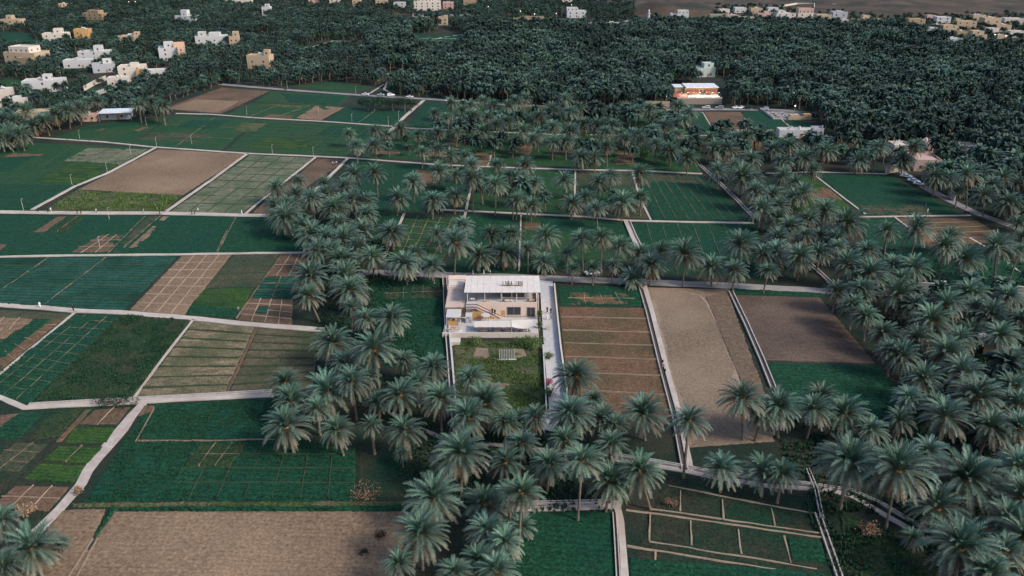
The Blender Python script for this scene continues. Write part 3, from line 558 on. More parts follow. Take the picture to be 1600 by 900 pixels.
# upper room and roof
up = BOX('upper_room', e, -3.2, 3.9, 4.6, 12.6, 4.25, 6.9, vw)
for x0, x1 in ((-2.9, -0.2), (0.1, 3.5)): BOX('window', e, x0, x1, 4.5, 4.597, 4.7, 6.4, 'glass')
BOX('post', e, -12.4, -12.2, 2.4, 2.6, 4.24, 7.1, 'post')
for x in (-7.6, -2.9, 1.2, 7.2): BOX('post', e, x, x + .18, 2.4, 2.58, 4.24 if x < 7 else 0, 7.1, 'post')
for x in (-12.4, 7.2): BOX('post', e, x, x + .18, 13.1, 13.28, 4.24 if x < 7 else 0, 7.2, 'post')
fr = MB(); fr.box(-13.1, 7.75, 2.1, 13.6, 7.1, 7.2, 'villaroof'); fr.build('roof_deck', e)
for i in range(12):
    for j in range(6):
        x0 = -13.2 + i * 1.755; y0 = 2.0 + j * 1.95; zz = 7.2 + random.uniform(.004, .035)
        BOX('roof_panel', e, x0 + .03, x0 + 1.72, y0 + .03, y0 + 1.92, zz, zz + .07, 'villaroof')
sg = MB()
sg.box(-2.7, 2.95, 6.2, 6.35, 7.35, 7.5, 'slat').box(-2.7, 2.95, 6.2, 6.32, 8.75, 8.83, 'post')
for k in range(9): sg.box(-2.7 + k * .7, -2.62 + k * .7, 6.2, 6.3, 7.5, 8.75, 'villaroof')
sg = sg.build('sign_frame', e)
strokes = ['I', 'N', 'B', 'A', '', '1', 'B', 'N']
for k, ch in enumerate(strokes):
    if not ch: continue
    cu = bpy.data.curves.new('letter', 'FONT'); cu.body = ch; cu.size = 1.75; cu.extrude = .09; cu.offset = .05; cu.resolution_u = 2
    cu.materials.append(M['metal']); tmp = link('letter', cu); lme = bpy.data.meshes.new_from_object(tmp.evaluated_get(bpy.context.evaluated_depsgraph_get())); bpy.data.objects.remove(tmp); lo = link('sign_letter', lme, sg); lo.location = (-2.58 + k * .7, 6.12, 7.6); lo.rotation_euler = (math.pi / 2, 0, 0); lo.scale = (.52, 1, 1)
# low side wing with tiled flat roofs
BOX('side_wing', e, -18.4, -12.65, 0.3, 12, 0, 3.6, vw)
for i in range(5):
    for j in range(6): BOX('roof_tile', e, -18.3 + i * 1.13, -17.2 + i * 1.13, .4 + j * 1.93, 2.29 + j * 1.93, 3.603, 3.66 + random.uniform(0, .03), 'tileroof')
for k in range(22): BOX('facade_slat', e, -18.35 + k * .257, -18.14 + k * .257, .2, .296, .8, 3.5, 'slat')
BOX('rear_wing', e, -18.6, -13.9, 12.03, 19, 0, 4.6, vw)
BOX('roof_slab', e, -18.3, -14.2, 12.4, 15.6, 4.603, 4.95, 'cloth'); BOX('roof_slab', e, -18.6, -13.5, 15.9, 18.9, 4.603, 5.2, vw)
BOX('rear_wall', e, -13.4, -12.2, 14, 19, 0, 4.0, vw); BOX('water_tank', e, -13.8, -13.0, 11.5, 12.5, 4.25, 5.6, 'metal')
# front terrace
t = MB().box(-18.3, 7.1, 192.6, 203.28, 0, .8, 'stone').build('terrace'); struct(t)
for i in range(17):
    for j in range(7):
        BOX('paving_slab', t, -18.2 + i * 1.48, -16.75 + i * 1.48, 193.0 + j * 1.45, 194.42 + j * 1.45, .803, .83 + random.uniform(0, .012), 'paving')
tw = empty('retaining_wall', (0, 192.5, 0)); tag(tw, 'low cream retaining wall below the front terrace', 'wall')
for k in range(5): BOX('wall_panel', tw, -18.4 + k * 5.1, -13.34 + k * 5.1, -.2, .05, 0, 1.45, 'cream')
for k, (x0, x1) in enumerate(((-10.0, -5.2), (-5.1, -.2))):
    c = empty('canopy', (x0, 192.9, .83)); tag(c, ('white flat canopy over the front tables nearest the kiosk', 'white flat canopy over the middle front tables')[k], 'canopy', 'front terrace canopies')
    for i in range(4): BOX('roof_panel', c, i * 1.22, i * 1.22 + 1.19, 0, 3.5, 1.95 + .04 * (i % 2), 2.03 + .04 * (i % 2), 'cloth')
    for px_, py_ in ((.1, .1), (4.6, .1), (.1, 3.3), (4.6, 3.3)): BOX('post', c, px_, px_ + .1, py_, py_ + .1, 0, 1.95, 'metal')
sl = MB(); n = 10
sv = []
for j in range(6):
    for i in range(n + 1):
        u, v = i / n, j / 5; sv.append((u * 5.6, v * 3.7, 2.2 + .25 * v * (1 - abs(2 * u - 1) * .3) - .55 * (1 - (2 * u - 1) ** 2) * (1 - v)))
for j in range(5):
    for i in range(n): sl.face([sv[j * (n + 1) + i], sv[j * (n + 1) + i + 1], sv[(j + 1) * (n + 1) + i + 1], sv[(j + 1) * (n + 1) + i]], 'cloth')
ss = empty('shade_sail', (-.1, 192.8, .83)); sl.build('sail_cloth', ss, True); tag(ss, 'cream shade sail with a curved front edge over the last front table', 'sail')
for p in ((0, 0), (5.5, 0), (0, 3.6), (5.5, 3.6)): BOX('post', ss, p[0], p[0] + .1, p[1], p[1] + .1, 0, 2.2, 'post')
k = empty('kiosk', (-17.2, 196.0, .83)); tag(k, 'small kiosk with white slab roof and timber counter on the terrace', 'kiosk')
BOX('roof', k, -.5, 3.4, 1.2, 6.2, 2.7, 2.85, 'white'); BOX('counter', k, -.1, 2.6, 1.7, 2.0, 0, 1.5, 'timber'); BOX('back_wall', k, -.3, 3.2, 5.7, 5.9, 0, 2.68, 'timber'); BOX('screen', k, 1.0, 1.9, 1.6, 1.69, 1.6, 2.2, 'metal')
for x, y in ((-.4, 1.3), (3.2, 1.3), (-.4, 6.0), (3.2, 6.0)): BOX('post', k, x, x + .12, y, y + .12, 0, 2.7, 'post')
fx = MB()
for a, b in (((3.5, 0, 0), (3.5, 0, 2.6)), ((5.2, 1.5, 0), (5.2, 1.5, 2.6)), ((3.5, 1.3, 2.6), (5.2, 1.5, 2.6))): fx.beam(a, b, .06, 'post', 5)
fx.build('side_frame', k)
rs = empty('round_seat', (-15.3, 194.6, .83)); tag(rs, 'round planter seat with red and white flowers in front of the kiosk', 'seat')
MB().prism([(2.0 * math.cos(a), 1.2 * math.sin(a)) for a in [i * math.pi / 8 for i in range(16)]], 0, .55, 'white').build('rim', rs)
fm = MB()
for i in range(90):
    a, r = random.uniform(0, 6.28), math.sqrt(random.random()); p = Vector((1.8 * r * math.cos(a), 1.05 * r * math.sin(a), .56 + random.uniform(0, .25))); d = .14
    fm.face([p + Vector((-d, 0, 0)), p + Vector((0, -d, .12)), p + Vector((d, 0, .02)), p + Vector((0, d, .16))], random.choice(['flower', 'cloth', 'peach', 'flower']))
fm.build('flowers', rs)
ws = empty('serving_stall', (-12.6, 199.0, .83)); tag(ws, 'narrow white roofed stall beside the timber screen', 'stall')
BOX('roof', ws, 0, 1.8, 0, 2.6, 2.0, 2.12, 'white'); BOX('cabinet', ws, .15, 1.65, .3, 2.4, 0, 1.1, 'greyw')
for x, y in ((.05, .05), (1.65, .05), (.05, 2.45), (1.65, 2.45)): BOX('post', ws, x, x + .08, y, y + .08, 0, 2.0, 'post')
gz = empty('gazebo', (-7.2, 200.0, .83)); tag(gz, 'little white eight sided gazebo before the timber screen', 'gazebo')
MB().prism([(1.25 * math.cos(a), 1.25 * math.sin(a)) for a in [i * math.pi / 4 + .39 for i in range(8)]], 2.0, 2.2, 'white').build('roof', gz)
for i in range(8): a = i * math.pi / 4 + .39; MB().beam((1.1 * math.cos(a), 1.1 * math.sin(a), 0), (1.1 * math.cos(a), 1.1 * math.sin(a), 2.0), .06, 'white', 5).build('post', gz)
def table_set(x, y, z, lab, mt='timber', w=1.3, chairs=4):
    tb = empty('table', (x, y, z)); tag(tb, lab[0], 'table', 'cafe tables'); BOX('tabletop', tb, -w / 2, w / 2, -.4, .4, .70, .75, mt)
    for sx in (-1, 1):
        for sy in (-1, 1): MB().beam((sx * (w / 2 - .1), sy * .32, 0), (sx * (w / 2 - .1), sy * .32, .70), .035, 'metal', 4).build('leg', tb)
for i, x in enumerate((-7.4, -3.9, -.9, 3.3)): table_set(x, 193.9, .83, (['front terrace timber table nearest the kiosk', 'second front terrace timber table from the kiosk', 'third front terrace timber table from the kiosk', 'front terrace timber table under the shade sail'][i],))
for i, (x, y) in enumerate(((-11.0, 206.2), (-7.0, 205.0), (-1.2, 205.2), (5.6, 205.4))): table_set(x, y, 4.25, (['upstairs table at the stair end of the balcony', 'small upstairs table in the open middle of the balcony', 'upstairs table in front of the dark upper windows', 'upstairs table at the lane end of the balcony'][i],), 'cloth' if i % 2 == 0 else 'timber')
table_set(11.0 - 1.4, 196.6, .3, ('timber picnic table standing on the paved lane',))
# white ladder-like trellis in the wild garden
tr = empty('trellis', G(792, 563)); tag(tr, 'white slatted trellis standing in the wild garden', 'trellis'); 
for k in range(10): BOX('slat', tr, -1.9 + k * .42, -1.76 + k * .42, .2 + random.uniform(-.03, .03), .32, .3, 3.0, 'white')
BOX('base_beam', tr, -2.3, 2.4, -.3, .15, 0, .35, 'white')
cb = empty('cubicle', G(712, 541)); tag(cb, 'pale block at the corner of the wild garden below the terrace', 'block'); BOX('body', cb, -1.3, 1.1, 0, 2.4, 0, 1.1, 'cream'); BOX('lid', cb, -1.4, 1.2, -.1, 2.5, 1.103, 1.2, 'cream')

# ------------------------------------------------------------------ town houses
def windows(parent, x0, x1, y, z0, h, n, facing, m='glass', wd=1.1, ht=1.4):
    for i in range(n):
        c = x0 + (x1 - x0) * (i + .5) / n
        if facing == 'f': fo = MB().box(c - wd / 2 - .1, c + wd / 2 + .1, y - .1, y - .003, z0 - .1, z0 + ht + .1, 'frame').build('window', parent); BOX('pane', fo, c - wd / 2, c + wd / 2, y - .13, y - .101, z0, z0 + ht, m)
        else: fo = MB().box(y + .003, y + .1, c - wd / 2 - .1, c + wd / 2 + .1, z0 - .1, z0 + ht + .1, 'frame').build('window', parent); BOX('pane', fo, y + .101, y + .13, c - wd / 2, c + wd / 2, z0, z0 + ht, m)
def block(parent, x0, x1, y0, y1, h, m, nw=3, ns=2, z0=0, name='wall', par=.7, big=1.0):
    b = BOX(name, parent, x0, x1, y0, y1, z0, h, m); t = .25
    p = MB(); p.box(x0, x1, y0, y0 + t, h, h + par, m).box(x0, x1, y1 - t, y1, h, h + par, m).box(x0, x0 + t, y0 + t, y1 - t, h, h + par, m).box(x1 - t, x1, y0 + t, y1 - t, h, h + par, m); p.build('parapet', parent)
    z = z0 + 1.3; 
    while z + 1.6 * big < h + .3:
        if nw: windows(parent, x0, x1, y0, z, 1.4, nw, 'f', wd=1.0 * big, ht=1.2 * big)
        if ns: windows(parent, y0, y1, x1, z, 1.4, ns, 's', wd=1.0 * big, ht=1.2 * big)
        z += 3.4
HOLES = []
def house(x, y, wpx, h, m, label, rot=0, d=None, tower=None, wing=None, upper=None, name='house', nw=None, zg=0.0):
    zt = 1.6 if y < 160 else 0.0; s = PXM(y) * CAMH / (CAMH - zt); w = wpx / s; d = d or max(6, w * .6); p = G(x, y, zt); h += zt
    e = empty(name, (p.x, p.y, zg), R(rot)); tag(e, label, 'house', 'town houses'); HOLES.append((p.x, p.y + d * .5, max(w, d) * .5 + 2.0)); k_ = (max(60, y) / 60.0); [HOLES.append((p.x + f_ * w, p.y - o_, 6.0)) for f_ in (-.36, 0, .36) for o_ in ((5, 12, 19, 26) if y < 60 else (5, 12, 17) if y < 112 else (4, 10) if y < 160 else (3,))]
    n = nw if nw is not None else max(2, int(w / 6.5)); big = 1.0 if y > 40 else 1.25
    block(e, -w / 2, w / 2, 0, d, h, m, n, max(1, int(d / 5)), big=big)
    if tower: tx, tw_, th, tm = tower; block(e, tx * w - tw_ / 2, tx * w + tw_ / 2, d * .3, d * .3 + tw_, h + th, tm, 1, 1, z0=h + .004, name='stair_tower', par=.4)
    if wing: tx, tw_, wh, tm = wing; block(e, tx * w - tw_ / 2, tx * w + tw_ / 2, -d * .35, -.02, wh + zt, tm, max(1, int(tw_ / 4)), 1, name='wing')
    if upper: tx, tw_, wh, tm = upper; block(e, tx * w - tw_ / 2, tx * w + tw_ / 2, d * .15, d * .9, h + wh, tm, max(1, int(tw_ / 4)), 2, z0=h + .006, name='upper_floor')
    do = BOX('door', e, w * .08, w * .08 + 1.3, -.12, -.004, 0, 2.3, 'slat'); BOX('door_handle', do, w * .08 + .15, w * .08 + .25, -.2, -.121, 1.0, 1.2, 'metal')
    for q in range(2):
        zq = 1.2 + 2.9 * q; BOX('air_conditioner', e, w / 2 + .004, w / 2 + .5, d * (.3 + .3 * q), d * (.3 + .3 * q) + .9, zq, zq + .7, 'greyw')
    for q in range(random.randint(0, 2)):
        MB().beam((w * random.uniform(-.3, .3), d * .7, h), (w * random.uniform(-.3, .3) * .0 + w * .2 * (q - .5), d * .7, h + 1.6), .6, 'white', 8).build('water_tank', e)
    return e
HD = [
 (32,97,56,6.5,'tanw','sprawling pale villa with tan ground floor at the left edge',-12,None,(-.15,5,3,'cream'),(.28,11,3.6,'brownw'),(-.05,18,4,'cream')),
 (68,140,58,5.0,'white','bright white single storey house with square stair tower above palms',14,12,(.1,5,3.4,'white'),None,None),
 (148,91,48,4.6,'white','white house with a tall stair tower behind two low white houses',10,11,(.1,6,4.2,'white'),None,None),
 (124,103,46,3.6,'white','long low white house with flat roof among palms',10,10,None,None,None),
 (163,110,32,4.0,'greyw','grey sided white house at a slant beside the low white one',25,10,(.2,6,3,'white'),None,None),
 (207,124,38,8.0,'cream','cream two storey house with orange balcony bay',12,12,(.1,5,2,'cream'),(.36,4,6.5,'orangew'),None),
 (184,131,30,3.4,'cream','low cream annex in front of the cream two storey house',10,8,None,None,None),
 (243,118,30,3.0,'white','flat white roofed shed beside the orange balcony house',12,9,None,None,None),
 (270,92,38,8.0,'white','tall white house with peach upper corner',18,14,(-.1,7,4,'white'),(.38,5,9,'peach'),(.3,8,2.6,'peach')),
 (330,70,46,6.8,'white','wide white house with several roof boxes far up the left',8,12,(-.3,6,3.4,'white'),None,(.12,9,2.4,'white')),
 (366,70,14,6.5,'tanw','narrow tan house joined to the wide white house',8,9,(.2,5,4,'tanw'),None,None),
 (404,104,36,7.5,'tanw','yellow tan house with a corner tower beside the grove',-6,10,(.35,4,4,'tanw'),None,None),
 (290,34,34,5.5,'white','white house with round looking tower alone in the far trees',-8,10,(-.1,7,6,'white'),None,None),
 (87,63,36,5.5,'cream','beige house with two roof boxes in the far left trees',12,11,(.1,7,4,'cream'),None,None),
 (128,58,22,6.5,'orangew','orange house half hidden by trees',6,10,None,(.35,6,4,'orangew'),None),
 (17,40,32,5.5,'tanw','tan house with two towers at the upper left edge',0,11,(-.1,6,4,'tanw'),None,None),
 (145,29,36,5.0,'brownw','unfinished brown stone house with many openings',-14,12,None,None,(0,14,3,'brownw')),
 (98,13,11,5.0,'peach','tiny peach house near the upper left corner',0,7,None,None,None),
 (203,63,34,3.4,'tanw','low yellow tan house with a roof box among dark trees',14,10,(.3,5,3,'tanw'),None,None),
 (416,22,13,7.5,'white','small white cubic house far up past the yellow tan house',0,9,(.1,5,3,'white'),None,None),
 (373,5,40,4.5,'cream','pale unfinished block at the top edge above the left trees',0,14,None,None,None),
 (180,187,42,3.4,'greyw','grey block shed with white sheet roof by the upper left fields',10,9,None,None,None),
 (52,187,48,3.6,'tanw','low orange tan house behind the left palm row',14,9,None,None,None),
 (18,168,38,3.4,'cream','cream flat roofed house at the left edge above the palms',16,9,(.2,4,2,'white'),None,None),
 (4,153,24,4.4,'cream','cream house cut by the left edge below the white villa',16,9,None,None,None),
 (112,180,26,3.0,'greyw','small grey roofed shack between two palms by the upper left fields',10,7,None,None,None),
 (140,190,20,3.0,'pinkw','low pinkish shack next to the grey block shed',8,6,None,None,None),
 (490,5,16,5.0,'pinkw','small pinkish house at the top edge left of the lighter blocks',0,9,None,None,None),
 (523,6,16,5.5,'cream','cream house at the top edge near the small pinkish house',0,9,None,None,None),
 (557,8,13,7.0,'tanw','slim tan tower house at the top edge',0,9,None,None,None),
 (596,7,18,5.0,'tanw','tan house at the top edge beside the slim tower house',0,10,None,None,None),
 (624,11,18,5.0,'white','white house stepping down from the pale pink block',0,10,None,None,None),
 (668,15,42,9.0,'cream','large pale pink block crowding the top edge',4,16,(.2,7,3,'white'),None,(-.1,18,3,'cream')),
 (700,12,16,6.0,'pinkw','pink house just right of the large pale block',0,10,None,None,None),
 (692,37,14,6.0,'tanw','yellow tan house above the small far green plots',0,9,(.3,4,2,'tanw'),None,None),
 (734,6,20,4.0,'brownw','brown low house at the top edge in dark trees',0,10,None,None,None),
 (886,5,16,6.0,'cream','cream house at the top edge above the white cube house',0,10,None,None,None),
 (901,26,30,5.8,'white','white cube house with dark windows behind the forest',3,11,None,None,(-.22,13,3.4,'white')),
 (957,43,30,3.6,'white','long low white house at the forest edge below the brown hill',4,10,None,None,None),
 (982,41,10,4.2,'greyw','small grey house next to the long low white one',4,8,None,None,None),
 (924,42,15,2.6,'tanw','low tan shed at the forest edge near the white cube house',0,8,None,None,None),
 (1062,29,28,4.4,'white','white house with a taller half below the brown hill',0,11,None,None,(.2,12,3.6,'white')),
 (1122,33,26,6.0,'olive','olive green house at the forest edge right of the hill',0,12,None,None,None),
 (1145,31,18,4.4,'pinkw','brownish pink house joined to the olive one',0,10,None,None,None),
 (1157,19,18,4.0,'white','white roofed house behind the olive and pink houses',0,10,None,None,None),
 (1168,33,22,3.4,'cream','low cream house between pink houses at the forest edge',0,10,None,None,None),
 (1194,30,20,5.5,'pinkw','salmon pink house with stepped roof at the forest edge',0,10,(.2,5,2.4,'pinkw'),None,None),
 (1228,29,30,5.0,'cream','long beige house with white roof room on the forest edge',0,12,(-.2,8,3,'white'),None,None),
 (1259,29,25,5.2,'cream','beige house under a pinkish upper storey with white roof',0,12,None,None,(0,17,5,'pinkw')),
 (1287,33,23,6.0,'tanw','tan cubic house right of the pinkish upper storey house',0,12,None,None,None),
 (1312,29,23,6.5,'greyw','dark fronted house with white flat roof edge',0,12,None,None,None),
 (1319,41,11,6.0,'white','small bright white house at the forest edge',0,8,None,None,None),
 (1347,38,26,4.0,'tanw','stone tan house with a domed corner tower',0,10,(.25,7,4.5,'tanw'),None,None),
 (1379,39,19,3.0,'tanw','low stone house with a stub tower near the domed one',0,9,(-.3,4,3,'tanw'),None,None),
 (1432,39,26,5.5,'brownw','brown stone house with a row of arches',0,11,None,None,None),
 (1474,35,22,5.0,'white','white roofed house behind dark round trees',0,10,None,None,None),
 (1452,53,24,5.0,'white','slanted white house at the right forest edge',-10,10,None,None,None),
 (1484,48,22,4.6,'tanw','tan house with three dark windows in the right village',0,10,None,None,None),
 (1510,42,30,5.0,'tanw','wide tan house with a corner tower in the right village',-4,11,(-.4,5,2.5,'tanw'),None,None),
 (1550,40,26,7.0,'tanw','tall tan house at the top of the right village',0,12,None,None,None),
 (1584,36,28,4.0,'cream','beige ruin stepping down to the right edge',-8,12,None,None,None),
 (1132,21,16,4.0,'cream','small cream house behind the olive house',0,9,None,None,None),
 (1182,20,18,4.0,'tanw','small tan house behind the salmon pink house',0,9,None,None,None),
 (1208,19,16,4.0,'white','small white house left of the climbing boundary wall',0,9,None,None,None),
 (1408,48,14,3.6,'cream','low cream house left of the slanted white house',0,8,None,None,None),
 (1466,46,14,4.0,'tanw','small tan house squeezed behind the slanted white house',0,8,None,None,None),
 (1504,56,20,3.6,'brownw','low brown courtyard house in the middle of the right village',0,9,None,None,None),
 (1568,47,22,4.4,'tanw','tan house with flat roof below the beige ruin',-4,9,None,None,None),
 (1590,56,24,3.6,'cream','long cream house at the right edge of the village',-4,9,None,None,None),
 (1566,62,16,3.4,'tanw','low tan house by the village road lamps',-4,8,None,None,None),
 (1530,30,20,4.0,'tanw','tan house at the top of the village, left of the tallest',0,9,None,None,None),
 (1455,30,14,3.6,'pinkw','small pink house behind the arched brown one',0,8,None,None,None),
 (1490,70,26,4.6,'white','white arched house nearest the forest in the right village',0,9,None,None,None),
 (1528,66,24,6.0,'tanw','two level tan house with white terrace in the right village',-4,10,(0,10,3,'tanw'),None,None),
 (1548,73,12,3.4,'pinkw','small pinkish lit house at the foot of the right village',0,7,None,None,None),
 (1552,52,16,4.0,'cream','small cream house above the round trees in the right village',0,8,None,None,None),
 (1103,117,30,4.2,'greenw','pale green white house deep in the palm forest',6,10,(.2,7,3,'greenw'),None,None),
 (1245,216,56,3.6,'white','long white farm building with three windows and a door',-2,6,None,None,None),
 (1278,213,16,3.4,'greyw','small white roofed outbuilding beside the farm building',-2,6,None,None,None),
 (1448,268,40,4.6,'pinkw','salmon pink house behind the parked white cars',-6,12,None,None,None),
 (1408,243,26,4.4,'cream','cream house hidden by palms above the parked cars',0,8,None,None,None),
 (1510,245,24,4.4,'cream','cream roof corner poking out of the palms on the right',-20,8,None,None,None),
 (1450,240,14,5.0,'pinkw','narrow pink house between palms above the parked cars',0,6,None,None,None),
]
for h_ in HD:
    x, y, wp, hh, m, lab, rot, d, tw_, wg, upr = h_
    zg = 0.0 if y > 24 or x < 1150 else 0.5
    house(x, y, wp, hh, m, lab, rot, d, tw_, wg, upr, zg=zg)
# sheet roofs
def sheet(x, y, z, w, d, label, tilt=4, rot=8, m='sheet'):
    p = G(x, y, z); e = empty('sheet_roof', p, R(rot)); tag(e, label, 'roof'); 
    for i in range(max(2, int(w / 2.2))):
        n = max(2, int(w / 2.2)); BOX('roof_sheet', e, -w / 2 + w * i / n + .02, -w / 2 + w * (i + 1) / n - .02, 0, d, 0, .12 + .02 * (i % 2), m)
    for sx in (-1, 1):
        for yy in (.2, d - .2): MB().beam((sx * (w / 2 - .2), yy, -z), (sx * (w / 2 - .2), yy, 0), .08, 'post', 4).build('post', e)
    e.rotation_euler = (R(tilt), 0, R(rot)); return e
sheet(178, 177, 4.6, 17, 9.5, 'white sheet roof over the grey block shed')
sheet(1548, 540, 3.0, 6, 5, 'blue white sheet roof behind the tan compound wall', 8, -30)
sheet(1515, 488, 3.0, 7, 6, 'grey brown shed roof glimpsed between right hand palms', 5, -14, 'greyw')
# minaret
p = G(1013, 33); mi = empty('minaret', p); tag(mi, 'slim white minaret rising from the forest edge below the hill', 'minaret')
MB().beam((0, 0, 0), (0, 0, 8), 1.5, 'white', 10, 1.3).build('shaft', mi); MB().beam((0, 0, 8), (0, 0, 8.5), 2.0, 'white', 10).build('balcony', mi); MB().beam((0, 0, 8.5), (0, 0, 11), 1.0, 'white', 10).build('lantern', mi); MB().beam((0, 0, 11), (0, 0, 13), 1.2, 'white', 10, .05).build('cap', mi)
HOLES.append((p.x, p.y, 3))
# restaurant above the road
p = G(1094, 163); e = empty('restaurant', (p.x, p.y, 0)); tag(e, 'roadside restaurant with white sheet roof, red awnings and glowing terrace', 'restaurant'); HOLES.append((p.x, p.y + 12, 17)); HOLES.append((p.x - 8, p.y + 5, 9)); HOLES.append((p.x + 8, p.y + 5, 9))
BOX('terrace_wall', e, -14, 13, 0, 14, 0, 3.4, 'stone')
BOX('terrace_floor', e, -13.8, 12.8, .2, 13.9, 3.403, 3.5, 'cloth')
BOX('hall', e, -7, 13, 14.03, 27, 0, 7.3, 'brownw')
for i in range(7): BOX('roof_sheet', e, -6.5 + i * 2.9, -3.65 + i * 2.9, 13, 28, 7.5 + .05 * (i % 2), 7.7 + .05 * (i % 2), 'sheet')
BOX('lean_to_roof', e, -13, -7.2, 18, 28, 6.9, 7.1, 'sheet'); BOX('lean_to', e, -12.5, -7.1, 18.5, 27.5, 0, 6.85, 'brownw')
for x0, x1, y0, y1, z in ((-6, 1, 10, 14.5, 6.4), (5, 12, 10, 14.5, 6.4), (-16, -7, 2.5, 8.5, 5.0)):
    a = MB(); a.face([(x0, y0, z - 1), (x1, y0, z - 1), (x1, y1, z), (x0, y1, z)], 'red').face([(x0, y1, z - .1), (x1, y1, z - .1), (x1, y0, z - 1.1), (x0, y0, z - 1.1)], 'red').face([(x0, y0, z - 1.5), (x1, y0, z - 1.5), (x1, y0, z - 1), (x0, y0, z - 1)], 'red'); a.build('awning', e)
BOX('railing', e, -14, 13, -.1, .1, 3.5, 4.3, 'cream')
for i in range(9): BOX('window', e, -6 + i * 2.1, -4.8 + i * 2.1, 13.9, 14.02, 4.2, 6.0, 'glass')
for i in range(8): MB().beam((-12 + i * 3.4, 1.2, 3.5), (-12 + i * 3.4, 1.2, 6.0), .06, 'post', 4).build('post', e)
for i in range(14):
    bulb = MB(); c = Vector((-12.5 + i * 1.9, 1.2 + 5 * (i % 2), 5.9)); bulb.beam(c - Vector((0, 0, .1)), c + Vector((0, 0, .1)), .1, 'lit', 6); bulb.build('bulb', e)
for i in range(3):
    l = bpy.data.lights.new('terrace_lamp', 'POINT'); l.energy = 1000; l.color = (1, .78, .58); l.shadow_soft_size = .4; lo = bpy.data.objects.new('terrace_lamp', l); COL.objects.link(lo); lo.parent = e; lo.location = (-9 + i * 8.5, 4.5, 6.4)
# roadside cafe yard
p = G(1237, 187); e = empty('cafe_yard', (p.x, p.y, 0)); tag(e, 'walled outdoor cafe yard with lights beyond the green plot', 'cafe'); HOLES.append((p.x, p.y + 9, 14))
BOX('yard_floor', e, -10, 11, 0, 20, 0, .4, 'lane'); BOX('front_wall', e, -2, 11, -.3, 0, 0, 1.8, 'tanw'); BOX('side_wall', e, -10.3, -10, 0, 20, 0, 1.4, 'white'); BOX('kiosk', e, -1, 4, -.004, 4, .4, 2.6, 'tanw'); BOX('counter', e, 7, 11, 1, 4, .4, 2.8, 'orangew')
for i in range(9): c = (-7 + (i % 3) * 5.5, 5 + (i // 3) * 4.5); BOX('table', e, c[0], c[0] + 1.4, c[1], c[1] + 1, 1.05, 1.15, 'white'); BOX('bench', e, c[0], c[0] + 1.4, c[1] - .9, c[1] - .5, .4, .85, 'metal')

# ------------------------------------------------------------------ lamps
def lamp(x, y, h, label, lit=False, arm=0.0):
    p = G(x, y); e = empty('street_lamp' if lit else 'lamp_post', p); tag(e, label, 'lamp', 'lit lamps' if lit else 'field lamp posts')
    MB().beam((0, 0, 0), (0, 0, h), .065, 'post', 5, .04).build('pole', e)
    hd = MB()
    if lit: r = .36 if y > 100 else .38; hd.beam((0, 0, h), (0, 0, h + r * .6), r * .6, 'lit', 8, r).beam((0, 0, h + r * .6), (0, 0, h + r * 1.3), r, 'lit', 8, r * .4)
    else: hd.beam((0, 0, h - .05), (.4, 0, h + .1), .04, 'post', 5).box(.3, .62, -.1, .1, h + .05, h + .18, 'white')
    hd.build('lamp_head', e)
for i, (x, y, lab) in enumerate([(550,191,'lamp post on the path below the reed thicket'),(623,187,'lamp post at the bend of the slanting path'),(642,167,'lamp post at the top of the slanting path'),(633,176,'lamp post halfway up the slanting path'),(607,196,'lamp post at the crossing of two upper paths'),(426,241,'lamp post above the pale gridded plot'),(490,245,'lamp post above the narrow brown plot'),(37,329,'lamp post on the long path near the left edge'),(113,290,'lamp post where the slanting path meets the weedy strip'),(168,270,'lamp post halfway along the big tan field edge'),(205,243,'lamp post in the pale plot beside the big tan field'),(229,197,'lamp post at the corner of the upper left crops'),(125,218,'lamp post near the left end of the upper path'),(245,229,'lamp post at the upper corner of the big tan field'),(300,226,'lamp post in the upper green plots above the tan field'),(386,180,'lamp post on the path beside the small tan plot'),(498,180,'lamp post between the tan plot and the reeds'),(705,156,'lamp post beside the white van on the road'),(556,147,'lamp post by the road left of the reeds'),(449,138,'lamp post by the road near the motorbike'),(157,390,'lamp post in the small brown plots'),(171,343,'lamp post below the long path, in green crop')]): lamp(x, y, 4.6, lab)
for x, y, lab in [(1040,168,'lit street lamp left of the restaurant'),(1238,163,'lit street lamp in palms above the cafe yard'),(1240,184,'lit lamp inside the cafe yard'),(763,21,'far lit lamp in trees at top centre, first from the left'),(813,29,'far lit lamp over the glowing wall'),(835,34,'far lit lamp just right of the glowing wall'),(869,33,'far lit lamp between the glowing wall and the white cube house'),(893,18,'far lit lamp beside the top of the white cube house'),(203,13,'far lit lamp above the left trees, left of a pair'),(213,13,'far lit lamp above the left trees, right of a pair'),(1527,68,'lit lamp in front of the two level tan house'),(1552,66,'lit lamp by the small pinkish house'),(1569,68,'lit lamp by the road on the right village edge'),(919,128,'small lit lamp shining among forest palms left of the restaurant')]: lamp(x, y, 8.0 if y < 60 else 6.5, lab, True)

